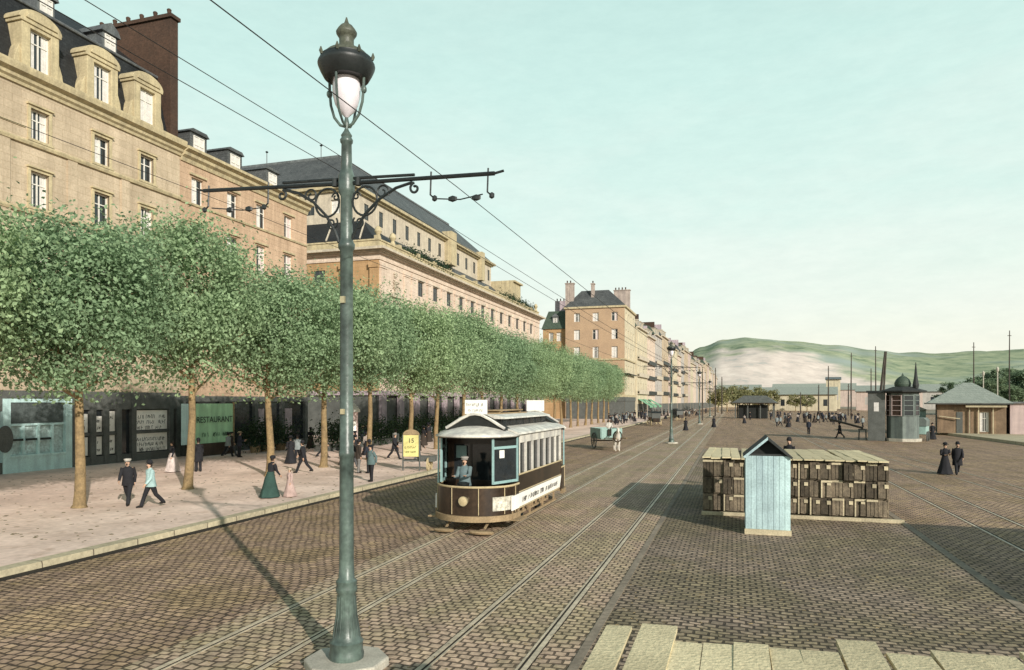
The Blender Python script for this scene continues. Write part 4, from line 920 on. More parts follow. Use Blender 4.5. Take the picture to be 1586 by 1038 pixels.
# saloon sides
for s in (-1, 1):
    X = s*Wd
    lo = MB(); lo.prism([(X,1.66),(X*.985,1.1),(X*.93,.56),(X*.90,.56),(X*.9,1.66)], 'y', LB, LE); so = lo.build('side_panel', M['tram_brown'], t)
    MB().tube([(X*1.005,LB,1.66),(X*1.005,LE,1.66)], .03, 6).tube([(X*.99,LB,1.10),(X*.99,LE,1.10)], .018, 6).tube([(X*.94,LB,.56),(X*.94,LE,.56)], .025, 6).build('waist_rail', M['gilt'], so)
    ad = MB(); ad.add([(X*1.0+s*.012,LB+.05,1.06),(X*1.0+s*.012,LE-.05,1.06),(X*.95+s*.012,LE-.05,.60),(X*.95+s*.012,LB+.05,.60),(X*.97,LB+.05,1.06),(X*.97,LE-.05,1.06),(X*.92,LE-.05,.6),(X*.92,LB+.05,.6)],[(0,1,2,3),(7,6,5,4),(0,4,5,1),(3,2,6,7),(0,3,7,4),(1,5,6,2)])
    ao = ad.build('advert_board', M['poster'], t)
    sg = MB(); scrawl(sg, LB+.5, LE-.6, .82, .2, 0, 77, .035); MB().add([(s*(1.22+.025+(z-.82)*.12), x, z) for x, y, z in sg.v], sg.f).build('lettering', mat('faded grey print', (.30,.29,.27), .9, .3, 2., 12., 0), ao)
    nW = 7
    for k in range(nW+1):
        y = LB+.06+(LE-LB-.12)*k/nW; w_ = .09 if k in (0, nW) else .05
        MB().box(min(X,X*.93),max(X,X*.93),y-w_,y+w_,1.66,2.66).build('window_post', M['tram_cream'], t)
    for k in range(nW):
        a = LB+.06+(LE-LB-.12)*k/nW; b_ = LB+.06+(LE-LB-.12)*(k+1)/nW
        MB().quad((X*.95,a,1.66),(X*.95,b_,1.66),(X*.95,b_,2.66),(X*.95,a,2.66)).build('window', M['glass_dark'], t)
    MB().box(min(X,X*.92),max(X,X*.92),LB,LE,2.66,2.96).build('frieze', M['tram_cream'], t)
    # corner panel beside the platform with a small notice
    MB().box(X-.01 if s>0 else X-.03,X+.03 if s>0 else X+.01,.78,1.5,.62,1.06).build('notice_board', M['poster'], t)
    st = MB(); st.box(X-.02 if s>0 else X-.28,X+.28 if s>0 else X+.02,.75,1.5,.32,.36).box(X+.02*s-.02,X+.02*s+.02,.8,.84,.34,.6).box(X+.02*s-.02,X+.02*s+.02,1.4,1.44,.34,.6).build('step', M['tan_wood'], t)
    tr = MB(); tr.box(s*.86-.04,s*.86+.04,1.8,7.1,.44,.54).box(s*.86-.04,s*.86+.04,2.2,6.7,.20,.27)
    for k in range(9): tr.box(s*.86-.035,s*.86+.035,2.25+k*.55,2.31+k*.55,.27,.44)
    tr.box(s*1.05-.03,s*1.05+.03,1.7,7.2,.10,.17)
    for k in range(4): tr.box(s*1.05-.03,s*1.05+.03,1.8+k*1.7,1.86+k*1.7,.17,.56)
    tr.build('truck_frame', M['tan_wood'], t)
    for y in (3.3, 5.6): wheel(t, (s*.76, y, .40), .40, M['cast_dark'], 8, .1, 'x', .1)
# roofs
prof = [(-1.36,2.94),(-1.34,3.0),(-1.0,3.12),(-.62,3.18),(.62,3.18),(1.0,3.12),(1.34,3.0),(1.36,2.94)]
MB().prism(prof, 'y', 1.25, LE+.3).build('roof', M['tram_cream'], t)
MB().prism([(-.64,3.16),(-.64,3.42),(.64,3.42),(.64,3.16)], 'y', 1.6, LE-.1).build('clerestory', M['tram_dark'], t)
MB().prism([(-.80,3.42),(-.78,3.47),(-.4,3.56),(.4,3.56),(.78,3.47),(.80,3.42)], 'y', 1.5, LE).build('clerestory_roof', M['tram_cream'], t)
MB().box(-.35,.35,2.5,5.6,3.56,3.6).box(-.25,.25,2.7,5.4,3.66,3.7).box(-.2,.2,2.8,2.9,3.6,3.66).box(-.2,.2,5.2,5.3,3.6,3.66).build('roof_boards', M['tan_wood'], t)
sl = MB()
for s in (-1,1):
    for k in range(7): sl.box(s*.645-.006,s*.645+.006,1.75+k*.8,2.35+k*.8,3.2,3.4)
sl.build('clerestory_lights', M['glass_dark'], t)
# lifeguard, seats, controller
MB().loft([(-.62,-.12,.05,.30,.12),(-.62,-.12,.1,.34,.15),(-.62,-.12,.13,.3,.12)],16).loft([(.62,-.2,.05,.36,.14),(.62,-.2,.1,.40,.17),(.62,-.2,.13,.35,.14)],16).beam((-.62,.08,.16),(-.62,.6,.35),.06,.04).beam((.62,.08,.16),(.62,.6,.35),.06,.04).build('lifeguard', M['tan_wood'], t)
MB().box(-.35,-.05,.28,.55,.52,1.42).lathe([(.19,1.42),(.2,1.47),(.1,1.5)],(-.2,.42),14).build('controller', M['cast_dark'], t)
MB().box(-1.0,-.6,LB+.1,LE-.1,.9,.98).box(.6,1.0,LB+.1,LE-.1,.9,.98).box(-1.02,1.02,LB,LE,.5,.56).build('bench', M['tan_wood'], t)
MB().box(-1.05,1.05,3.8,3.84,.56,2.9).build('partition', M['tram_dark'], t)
# ------------------------------------------------------------------ people
def skin_mesh(verts, edges, radii, m, name, sub=1):
    me = bpy.data.meshes.new(name); me.from_pydata(verts, edges, [])
    o = bpy.data.objects.new(name, me); COL.objects.link(o)
    md = o.modifiers.new('s', 'SKIN'); md.use_smooth_shade = True
    for v, r in zip(me.skin_vertices[0].data, radii): v.radius = r if hasattr(r, '__len__') else (r, r)
    me.skin_vertices[0].data[0].use_root = True
    if sub: sb = o.modifiers.new('u', 'SUBSURF'); sb.levels = sub; sb.render_levels = sub
    dg = bpy.context.evaluated_depsgraph_get(); r = bpy.data.meshes.new_from_object(o.evaluated_get(dg)); r.name = name
    bpy.data.objects.remove(o); r.materials.clear(); r.materials.append(m); r.shade_smooth(); return r
def pol(p, L, a, side=0.):   # limb end: a = swing forward from hanging down
    return Vector((p[0]+side, p[1]+L*math.sin(a), p[2]-L*math.cos(a)))
def joints(pose, q):
    d = dict(stand=((.05,-.05),(.03,.06),(.05,-.03),(.25,.2),0), walk=((.44,-.40),(.04,.38),(-.38,.36),(.35,.5),.05),
             walk2=((-.36,.40),(.42,.05),(.3,-.3),(.4,.3),.04), hands=((.04,-.07),(.04,.05),(.25,.15),(1.5,1.4),.02), behind=((.06,-.06),(.04,.04),(-.55,-.5),(.35,.3),.03),
             drive=((.03,-.03),(.03,.03),(.7,.35),(.9,1.3),.03), sit=((1.45,1.4),(1.4,1.35),(.4,.5),(.9,.8),-.02), reach=((.06,-.1),(.04,.1),(.55,.3),(.7,.4),.14))[pose]
    J = {}; lean = d[4]
    P = Vector((0,0,.93)); J['pelvis'] = P; up = lambda z: Vector((0, (z-.93)*math.sin(lean)*1.2, z))
    for k, z in (('spine',1.1),('chest',1.3),('neck',1.46),('chin',1.53),('head',1.61),('top',1.70)): J[k] = up(z)+Vector((0,.02 if k in ('chin','head') else 0,0))
    for i, (s, n) in enumerate(((-1,'l'),(1,'r'))):
        h = Vector((s*.09,0,.90)); kn = pol(h,.43,d[0][i]); an = pol(kn,.42,d[0][i]-d[1][i]); to = an+Vector((s*.02,.15,-.045))
        J['hip'+n], J['knee'+n], J['ankle'+n], J['toe'+n] = h, kn, an, to
        sh = up(1.40)+Vector((s*.175,0,0)); el = pol(sh,.29,d[2][i],s*.05); wr = pol(el,.26,d[2][i]+d[3][i],-s*.02 if pose not in ('hands','behind') else -s*.1)
        J['sh'+n], J['el'+n], J['wr'+n] = sh, el, wr
    mz = min(J['anklel'].z, J['ankler'].z)-.075
    if pose != 'sit':
        for k in J: J[k] = J[k]-Vector((0,0,mz))
    return J
_bodies = {}
def body_mesh(pose):
    if pose in _bodies: return _bodies[pose]
    J = joints(pose, None); V = []; E_ = []; Rr = []
    def add(p, r, par=None):
        V.append(tuple(p)); Rr.append(r)
        if par is not None: E_.append((par, len(V)-1))
        return len(V)-1
    pe = add(J['pelvis'], (.13,.10)); sp = add(J['spine'], (.125,.09), pe); ch = add(J['chest'], (.15,.10), sp); ne = add(J['neck'], .05, ch)
    ci = add(J['chin']+Vector((0,.015,0)), (.055,.06), ne); he = add(J['head'], (.073,.088), ci); to = add(J['top'], (.05,.06), he)
    add(J['head']+Vector((0,.105,-.02)), .014, he)                                    # nose
    for s in (-1,1): add(J['head']+Vector((s*.085,-.01,-.01)), (.014,.02), he)       # ears
    for s, n in ((-1,'l'),(1,'r')):
        sh = add(J['sh'+n], .055, ch); el = add(J['el'+n], .04, sh); wr = add(J['wr'+n], .028, el)
        d = (J['wr'+n]-J['el'+n]).normalized(); w = Vector((0,1,0)) if abs(d.y) < .8 else Vector((s,0,0)); w = (w-d*w.dot(d)).normalized(); c = d.cross(w)*(-s)
        pm = add(J['wr'+n]+d*.055, (.036,.018), wr)
        for k, (o, L) in enumerate(((.030,.075),(.010,.085),(-.010,.078),(-.029,.06))):
            a = add(J['wr'+n]+d*.095+w*o, .0095, pm); b_ = add(J['wr'+n]+d*(.095+L*.5)+w*o+c*.008, .009, a); add(J['wr'+n]+d*(.095+L*.85)+w*o+c*.03, .007, b_)
        a = add(J['wr'+n]+d*.04+w*.045, .011, pm); add(J['wr'+n]+d*.09+w*.06+c*.015, .009, a)
        hp = add(J['hip'+n], .08, pe); kn = add(J['knee'+n], .055, hp); an = add(J['ankle'+n], .038, kn); add(J['toe'+n], (.035,.025), an)
    me = skin_mesh(V, E_, Rr, M['skin'], 'body'); _bodies[pose] = me; return me
def person(loc, face, label, top='coat', pose='stand', c1=(.03,.03,.034), c2=(.03,.03,.034), hat='bowler', hc=(.02,.02,.02), h=1.72, group=None, apron=None, seed=0, cane=False):
    q = random.Random(seed); J = joints(pose, q)
    t = thing('person', label, 'person', loc, R(face), group); t.scale = (h/1.72,)*3
    link('body', body_mesh(pose), t)
    P = lambda k: J[k]
    ty = lambda z: J['pelvis'].y+(J['neck'].y-J['pelvis'].y)*(z-J['pelvis'].z)/(J['neck'].z-J['pelvis'].z)
    o = J['pelvis'].z-.93
    woman = top in ('dress',)
    if woman:
        sk = MB(); n = 24; rings = []
        vs = []; fs = []; Z = [.02,.12,.35,.6,.82,.98,1.08]; RR = [.40,.375,.31,.25,.205,.165,.145]
        for z, r in zip(Z, RR):
            for k in range(n):
                a = 2*PI*k/n; f = 1+.07*math.sin(a*7+seed)*(1.1-z); back = 1+.18*max(0,-math.sin(a))*(1 if z < .9 else 0)
                vs.append((r*f*math.cos(a), r*f*back*math.sin(a)+ty(max(.93,z)+o)*(1 if z > .9 else 0), z+o))
        for j in range(len(Z)-1):
            for k in range(n): a = j*n+k; b_ = j*n+(k+1)%n; fs.append((a,b_,b_+n,a+n))
        fs.append(tuple(range(n))); fs.append(tuple((len(Z)-1)*n+k for k in range(n)))
        sk.add(vs, fs).build('skirt', cloth(c2), t, smooth=True)
        bd = MB().loft([(0,ty(z+o),z+o,a,b_) for z,a,b_ in ((1.0,.15,.115),(1.08,.135,.105),(1.2,.165,.14),(1.32,.185,.145),(1.41,.175,.11),(1.455,.085,.075),(1.50,.062,.06))], 18)
        for n_ in 'lr': bd.tube([P('sh'+n_)+Vector((0,0,.01)), P('sh'+n_).lerp(P('el'+n_),.35), P('el'+n_), P('wr'+n_)], [.07,.085,.055,.036], 10)
        bd.build('bodice', cloth(c1), t, smooth=True)
        if apron: MB().loft([(0,.035,.2+o,.31,.33),(0,.03,.6+o,.22,.245),(0,.02,.98+o,.15,.175)], 16).build('apron', cloth(apron), t, smooth=True)
    else:
        tr = MB()
        for n_ in 'lr': tr.tube([P('hip'+n_)+Vector((0,0,.08)), P('hip'+n_), P('hip'+n_).lerp(P('knee'+n_),.5), P('knee'+n_), P('knee'+n_).lerp(P('ankle'+n_),.5), P('ankle'+n_)+Vector((0,0,-.02))], [.095,.108,.095,.075,.07,.066], 12)
        tr.build('trousers', cloth(c2), t, smooth=True)
        lo = {'coat': .76, 'frock': .52, 'jacket': .84, 'blouse': .80}[top]
        if pose == 'sit': lo = .88
        fl = 1.2 if top in ('blouse','frock') else 1.06
        sh_ = MB().loft([(0,ty(max(z,.9)+o)*1.,z+o,a,b_) for z,a,b_ in ((lo,.20*fl,.16*fl),(lo+.01,.205*fl,.165*fl),(max(lo+.05,.95),.185*fl,.14*fl),(1.08,.175*(fl+1)/2,.125*fl),(1.2,.19,.135),(1.33,.205,.14),(1.41,.185,.11),(1.455,.085,.08),(1.495,.066,.066))], 18)
        for n_ in 'lr': sh_.tube([P('sh'+n_)+Vector((0,0,.012)), P('sh'+n_).lerp(P('el'+n_),.5), P('el'+n_), P('wr'+n_)], [.074,.07,.06,.044], 10)
        sh_.build('jacket' if top != 'blouse' else 'blouse', cloth(c1), t, smooth=True)
        bt = MB()
        for n_ in 'lr': a = P('ankle'+n_); b_ = P('toe'+n_); bt.tube([a+Vector((0,-.05,-.045)), a+Vector((0,0,-.02)), a.lerp(b_,.6), b_+Vector((0,.02,0))], [.04,.05,.045,.028], 8)
        bt.build('boots', cloth((.02,.018,.016)), t, smooth=True)
        MB().loft([(0,P('neck').y,P('neck').z-.005,.07,.07),(0,P('neck').y,P('neck').z+.04,.062,.062)],12).build('collar', M['white_paint'], t)
        MB().loft([(P('chin').x,P('chin').y+.072,P('chin').z-.03,.02,.012),(0,P('chin').y+.08,P('chin').z+.03,.03,.018),(0,P('chin').y+.085,P('chin').z+.048,.035,.012)],8).build('moustache', M['hair'], t)
    hd = P('head'); T_ = P('top')
    MB().loft([(hd.x,hd.y-.03,hd.z-.07,.07,.06),(hd.x,hd.y-.028,hd.z+.0,.088,.082),(hd.x,hd.y-.012,hd.z+.06,.088,.095),(hd.x,hd.y-.01,hd.z+.105,.06,.07),(hd.x,hd.y-.01,hd.z+.12,.01,.01)],14).build('hair', M['hair'], t, smooth=True)
    ey = MB()
    for s in (-1,1): ey.rbox((hd.x+s*.032,hd.y+.088,hd.z+.008),(.022,.012,.012))
    ey.build('eyes', M['ink'], t)
    z0 = hd.z+.06
    H = {'bowler':[(.135,z0),(.14,z0+.012),(.1,z0+.02),(.098,z0+.06),(.08,z0+.115),(.04,z0+.14),(.005,z0+.145)],
         'cap':[(.1,z0-.01),(.105,z0+.02),(.13,z0+.05),(.12,z0+.075),(.06,z0+.09),(.005,z0+.092)],
         'boater':[(.155,z0),(.155,z0+.012),(.1,z0+.014),(.098,z0+.085),(.005,z0+.088)],
         'top':[(.14,z0),(.145,z0+.012),(.1,z0+.02),(.095,z0+.17),(.1,z0+.19),(.005,z0+.192)],
         'wide':[(.2,z0+.03),(.22,z0+.042),(.13,z0+.05),(.11,z0+.1),(.12,z0+.13),(.06,z0+.16),(.005,z0+.165)],
         'bonnet':[(.1,z0-.03),(.115,z0+.02),(.105,z0+.06),(.06,z0+.1),(.005,z0+.11)]}.get(hat)
    if H:
        hm_ = MB().loft([(hd.x,hd.y-.012,z,r,r*1.12) for r,z in H],18)
        if hat == 'cap': hm_.loft([(hd.x,hd.y+.11,z0-.002,.07,.06),(hd.x,hd.y+.11,z0+.01,.07,.06)],12)
        ho = hm_.build('hat', cloth(hc), t, smooth=True)
        if hat == 'boater': MB().loft([(hd.x,hd.y-.012,z0+.015,.102,.114),(hd.x,hd.y-.012,z0+.045,.102,.114)],18).build('hat_band', cloth((.03,.03,.04)), ho)
    if cane: MB().tube([P('wrr')+Vector((0,.03,-.04)), (P('wrr').x+.05,P('wrr').y+.15,.02)], .012, 6).build('walking_stick', M['dark_wood'], t)
    return t
BK = (.022,.022,.026); BR = (.05,.038,.03); GY = (.10,.10,.105); NV = (.03,.035,.05); WH = (.62,.58,.52); BL = (.33,.48,.50)
pz = .15
person((-21.55,21.05,pz), -150, 'person in dark suit and white cap striding left under the first tree', 'coat', 'walk', BK, BK, 'cap', WH, 1.74, seed=1)
person((-20.3,20.85,pz), 160, 'person in pale blue smock walking with back turned, beside the dark-suited walker', 'blouse', 'walk2', (.40,.57,.56), BK, 'bowler', BK, 1.68, seed=2)
person((-29.2,31.5,pz), 150, 'person in long white apron near the restaurant canvas', 'dress', 'stand', BK, (.62,.52,.48), None, BK, 1.62, seed=3, apron=(.68,.58,.54))
person((-28.0,32.1,pz), 60, 'person in black coat half hidden behind the second tree', 'frock', 'stand', BK, BK, 'bowler', BK, 1.75, seed=4)
person((-17.7,24.3,pz), -20, 'person in dark green long skirt and black bodice leaning to a child', 'dress', 'reach', BK, (.035,.075,.062), 'bonnet', BK, 1.62, seed=5)
person((-17.1,24.75,pz), 160, 'small child in rose dress held by the hand', 'dress', 'stand', (.55,.40,.36), (.50,.36,.32), 'bonnet', (.5,.4,.3), 1.12, seed=6)
person((-26.2,38.0,pz), 30, 'person in full black dress beyond the third tree', 'dress', 'stand', BK, BK, 'wide', BK, 1.62, seed=7)
person((-22.1,33.2,pz), 100, 'person in black suit with stick walking past the third tree', 'coat', 'walk', BK, BK, 'bowler', BK, 1.74, seed=8, cane=True)
person((-19.9,34.4,pz), 30, 'person in black jacket, leftmost of the group talking beside the big lamp post', 'coat', 'hands', BK, GY, 'cap', BK, 1.7, seed=9)
person((-19.2,34.0,pz), -40, 'person in grey trousers and dark coat, second of the group by the big lamp post', 'coat', 'stand', BR, (.20,.19,.18), 'bowler', BK, 1.74, seed=10)
person((-18.6,34.1,pz), 70, 'person with white shirt front, third of the group by the big lamp post', 'jacket', 'hands', NV, BK, 'bowler', BK, 1.72, seed=11)
person((-16.6,30.6,pz), 150, 'person in blue-grey blouse standing at the kerb with feet apart', 'blouse', 'behind', (.13,.19,.19), BK, 'cap', BK, 1.72, seed=12)
person((-21.5,42.8,pz), -95, 'person in black walking alone left of the yellow panel', 'coat', 'walk', BK, BK, 'bowler', (.3,.28,.25), 1.74, seed=13)
person((-7.99,20.75,.53), 180, 'tram driver in pale blue jacket at the controller', 'jacket', 'drive', (.16,.22,.23), (.05,.05,.06), 'cap', (.45,.42,.38), 1.7, seed=14)
person((11.1,44.2,.006), 185, 'person in long dark dress seen from behind, left of the strolling pair', 'dress', 'hands', BK, BK, 'wide', BK, 1.64, seed=15)
person((11.75,44.4,.006), 175, 'person in dark frock coat seen from behind, right of the strolling pair', 'frock', 'walk2', BK, BK, 'bowler', BK, 1.76, seed=16)
person((-2.8,114.,.006), 20, 'person in black long dress crossing the tracks beyond the awnings', 'dress', 'stand', BK, BK, 'wide', BK, 1.66, seed=17)
person((8.2,117.7,.004), 200, 'person in long black dress, left of the three scattered across the square', 'dress', 'stand', BK, BK, 'wide', BK, 1.66, seed=18)
person((8.8,93.,.004), 170, 'slim person in dark suit and pale hat, middle of the three across the square', 'coat', 'stand', NV, BK, 'boater', (.6,.52,.36), 1.76, seed=19)
person((11.1,84.3,.004), 60, 'stout person in black, right of the three across the square', 'frock', 'walk', BK, BK, 'cap', BK, 1.74, seed=20)
person((20.0,84.3,.004), 185, 'person in long black coat standing right of the teal wagon', 'dress', 'stand', BK, BK, 'bonnet', BK, 1.7, seed=21)
person((-6.2,100.5,.006), 10, 'dark dressed person by the tracks, just right of the second lamp post', 'dress', 'stand', BK, BK, 'wide', BK, 1.64, seed=22)
# the crowds are copies of a few figures, each placed on its own
proto = [('frock','stand',BK,BK,'bowler',1.74),('dress','stand',BK,BR,'wide',1.62),('coat','walk',BR,GY,'cap',1.72),('coat','hands',NV,BK,'boater',1.72),('dress','stand',(.4,.34,.3),BK,'bonnet',1.6),('blouse','walk2',(.25,.28,.28),BK,'cap',1.7)]
made = {}
q = random.Random(5)
def crowd(n, xs, ys_, label, group, z):
    for k in range(n):
        j = q.randrange(6); loc = (q.uniform(*xs), q.uniform(*ys_), z); f = q.uniform(0,360)
        if j not in made:
            a = proto[j]; made[j] = person(loc, f, label, a[0], a[1], a[2], a[3], a[4], BK if j != 3 else (.6,.5,.34), a[5], group, seed=j+50)
        else: dup(made[j], loc, R(f), label, group)
crowd(46, (-22,-16.2), (112,200), 'dark dressed figure in the crowd between the last trees and the green awnings', 'crowd before the green awnings', pz)
crowd(24, (-15,-8.8), (140,260), 'dark dressed figure in the street crowd before the long far row', 'crowd in the street', .006)
crowd(14, (-32,-24), (52,100), 'dark dressed figure strolling in the shade under the trees', 'strollers under the trees', pz)
crowd(40, (8,27), (140,190), 'dark dressed figure in the waiting crowd left of the kiosk', 'crowd by the quay', .004)
crowd(9, (-27,-18.5), (36.5,50), 'dark dressed figure in the knot of people under the trees left of the tram', 'knot of people beside the tram', pz)
crowd(12, (-34,-25), (40,75), 'dark dressed figure in the shade before the dark shopfronts and hedges', 'people before the shopfronts', pz)
crowd(16, (2,24), (120,175), 'small dark figure scattered over the far part of the square', 'figures scattered on the square', .004)
crowd(8, (3,14), (190,240), 'tiny dark figure on the far square near the pavilion', 'figures on the far square', .004)

# ------------------------------------------------------------------ horse and cart
hz = thing('horse', 'white horse drawing the green cart, facing us', 'horse', (-8.95, 57.3, .01), R(14))
Vh = [(0,-.55,1.15),(0,0,1.12),(0,.55,1.18),(0,-.85,1.45),(0,-1.02,1.75),(0,-1.22,1.72),(0,-1.42,1.5)]
Eh = [(0,1),(1,2),(0,3),(3,4),(4,5),(5,6)]; Rh = [(.25,.32),(.29,.33),(.27,.31),(.15,.22),(.1,.15),(.1,.12),(.065,.07)]
for s in (-1,1):
    b_ = len(Vh); Vh += [(s*.15,-.62,.95),(s*.15,-.62,.52),(s*.15,-.60,.12),(s*.15,-.67,.03)]; Eh += [(0,b_),(b_,b_+1),(b_+1,b_+2),(b_+2,b_+3)]; Rh += [.1,.06,.045,.06]
    b_ = len(Vh); Vh += [(s*.16,.62,.92),(s*.16,.52,.68),(s*.16,.74,.46),(s*.16,.70,.12),(s*.16,.64,.03)]; Eh += [(2,b_),(b_,b_+1),(b_+1,b_+2),(b_+2,b_+3),(b_+3,b_+4)]; Rh += [.16,.1,.06,.045,.06]
    b_ = len(Vh); Vh += [(s*.07,-1.04,1.93)]; Eh += [(4,b_)]; Rh += [.025]
b_ = len(Vh); Vh += [(0,.85,1.1),(0,.9,.6)]; Eh += [(2,b_),(b_,b_+1)]; Rh += [.06,.05]
link('body', skin_mesh(Vh, Eh, Rh, M['horse_hide'], 'body'), hz)
MB().tube([(0,-.8,1.62),(0,-.95,1.8),(0,-1.05,1.9)], .06, 6).build('mane', cloth((.4,.36,.3)), hz)
MB().tube([(.34*math.cos(a),-.7,1.2+.42*math.sin(a)) for a in [2*PI*k/16 for k in range(17)]], .05, 6).build('collar', M['tram_brown'], hz)
ct = thing('horse_cart', 'green two-wheeled cart drawn by a white horse beyond the tram', 'cart', (-10.3, 60.1, .01), R(28))
MB().box(-.9,.9,-1.4,1.5,.85,.95).box(-.95,-.88,-1.4,1.5,.95,1.75).box(.88,.95,-1.4,1.5,.95,1.75).box(-.88,.88,-1.45,-1.38,.95,1.75).box(-.88,.88,1.45,1.52,.95,1.75).build('body', M['cart_green'], ct, bevel=.02)
for s in (-1,1): wheel(ct, (s*1.05,.1,.68), .68, M['dark_wood'], 12, .08, 'x', .12); MB().beam((s*.55,-1.3,.95),(s*.42,-3.9,1.05),.07,.09).build('shaft', M['tan_wood'], ct)
MB().tube([(-1.1,.1,.68),(1.1,.1,.68)],.05,8).build('axle', M['cast_dark'], ct)
MB().box(-.8,.8,-1.2,-.8,1.35,1.42).build('seat', M['tan_wood'], ct)
person((-9.85,59.0,1.02-.22), 194, 'carter in pale shirt sitting on the green cart', 'jacket', 'sit', WH, BR, 'boater', WH, 1.7, seed=33)
# dark cabs standing before the awnings
def cab(loc, rz, label):
    c = thing('carriage', label, 'carriage', loc, rz, 'carriages before the awnings')
    MB().prism([(-1.0,.6),(1.0,.6),(1.15,1.15),(1.1,2.1),(-1.1,2.1),(-1.15,1.15)], 'x', -.7, .7).build('body', M['dark_wood'], c, bevel=.04)
    MB().prism([(-1.2,2.1),(1.2,2.1),(1.0,2.28),(-1.0,2.28)], 'x', -.8, .8).build('roof', M['cast_dark'], c)
    for s in (-1,1):
        MB().quad((s*.705,-.7,1.25),(s*.705,.7,1.25),(s*.705,.7,1.95),(s*.705,-.7,1.95)).build('window', M['glass_dark'], c)
        wheel(c, (s*.8,.8,.55), .55, M['gilt'], 10); wheel(c, (s*.8,-1.2,.42), .42, M['gilt'], 10)
    MB().box(-.5,.5,-1.7,-1.1,1.1,1.25).box(-.5,.5,-1.75,-1.65,.6,1.2).build('box_seat', M['tram_brown'], c)
    return c
c0 = cab((-12.2,120,.006), R(8), 'dark closed carriage nearest to the second lamp post')
dup(c0, (-13.4,128,.006), R(-10), 'dark closed carriage just behind the nearest one')
dup(c0, (-11.0,152,.006), R(30), 'dark closed carriage turned aslant near the awnings')
dup(c0, (-13.5,176,.006), R(0), 'farthest dark carriage before the long row')

# ------------------------------------------------------------------ stacked crates under planks, with the blue hut
def plank_mesh(w, L, seed):
    q_ = random.Random(seed); mb = MB(); n = 5
    vs = []
    for k in range(n+1):
        y = L*k/n; d = q_.uniform(-.012,.012); tw = q_.uniform(-.008,.008)
        vs += [(-w/2+d*.4,y,d-.02),(w/2+d*.4,y,d-.02+tw),(w/2+d*.4,y,d+.025+tw),(-w/2+d*.4,y,d+.025)]
    fs = [(k*4+j, k*4+(j+1)%4, k*4+4+(j+1)%4, k*4+4+j) for k in range(n) for j in range(4)]+[(3,2,1,0),(n*4,n*4+1,n*4+2,n*4+3)]
    return mb.add(vs, fs).mesh('plank', M['board'])
q = random.Random(9)
x0, x1 = -1.02, 4.95; ncol = 17; cw = (x1-x0)/ncol; rowz = [.14,.74,1.34]; hh = .585
cm = {}
for v in range(5):
    qq = random.Random(v+3); a = MB(); w = cw*.485
    a.box(-w,w,0,5.2,0,hh)
    cuts = [-w]+sorted(qq.uniform(-w*.75,w*.75) for _ in range(qq.choice([1,2,2,3])))+[w]
    for c0_, c1_ in zip(cuts, cuts[1:]):
        zt_ = hh-qq.uniform(.01,.12); a.box(c0_+.008,c1_-.008,-qq.uniform(.01,.07),0,qq.uniform(.01,.05),zt_)
    tr = MB()
    if v in (0,3,2): tr.box(w*.1,w*.8,-.085,-.02,hh*qq.uniform(.5,.8),hh*.86)
    if v in (0,3): tr.box(-w,-w+.045,-.045,-.02,0,hh)
    if v in (1,3): tr.box(-w,w,-.05,-.02,hh-.07,hh)
    if v == 4: tr.box(-w*.7,w*.7,-.04,-.02,hh*.3,hh*.45)
    cm[v] = (a.mesh('boards', M['crate']), tr.mesh('batten', M['batten']) if tr.v else None)
RW = ['bottom row','middle row','top row']
for r in range(3):
    for c in range(ncol):
        v = q.choice([0,1,2,2,3,4,1,2])
        t = thing('crate', 'dark wooden crate in the %s of the long stack, %s from the left' % (RW[r], ORD[c]), 'crate', (x0+cw*(c+.5)+q.uniform(-.012,.012), 26.2+q.uniform(-.08,.10), rowz[r]+q.uniform(0,.008)), q.uniform(-.006,.006), 'crates stacked under the planks')
        link('boards', cm[v][0], t)
        if cm[v][1]: link('batten', cm[v][1], t)
tag(MB().box(-1.05,5.35,25.9,26.05,.01,.13).build('timber_beam', M['batten'], bevel=.01), 'long pale beam on the ground along the foot of the crates', 'beam')
tag(MB().box(-1.0,5.0,26.6,31.,.005,.135).build('ground_sleepers', M['crate']), 'dark sleepers raising the crate stack off the setts', 'timber')
x = -1.05; k = 0
while x < 4.78:
    w = q.uniform(.28,.38)
    if not (x > 4.95): tag(link('plank', plank_mesh(w-.025, q.uniform(5.3,5.7), k), None, (x+w/2, 26.0+q.uniform(-.12,.12), 2.0+q.uniform(0,.02)), q.uniform(-.015,.015)), 'pale plank on top of the crate stack, %s from the left' % ORD[k], 'plank', 'planks covering the crate stack')
    x += w; k += 1
t = thing('watch_hut', 'narrow pale blue plank hut with open dark gable in front of the crates', 'hut', (1.0, 22.55, .01))
f = MB()
for k in range(8): a = -.635+k*1.27/8; f.box(a+.004,a+1.27/8-.004,-.0,.03,.16,2.36)
f.build('front_boards', M['hut_blue'], t, bevel=.006)
MB().box(-.66,.66,-.05,.06,0,.16).build('plinth_board', M['batten'], t)
MB().box(-.63,.63,.032,.06,.1,2.36).box(-.635,-.58,.06,1.5,.1,2.3).box(.58,.635,.06,1.5,.1,2.3).box(-.63,.63,1.46,1.5,.1,2.3).build('walls', M['hut_blue'], t)
MB().prism([(-.6,2.37),(.6,2.37),(0,2.86)],'y',.25,1.48).build('gable', M['tram_dark'], t)
MB().prism([(-.70,2.33),(-.66,2.28),(0,2.84),(.66,2.28),(.70,2.33),(0,2.93)],'y',-.08,1.6).build('roof', M['hut_dark'], t)
MB().prism([(-.70,2.335),(-.66,2.285),(-.6,2.33),(0,2.845),(.0,2.935)],'y',-.1,-.082).build('bargeboard', M['hut_blue'], t)
MB().box(-.6,.6,.0,.05,2.36,2.42).build('lintel', M['hut_dark'], t)
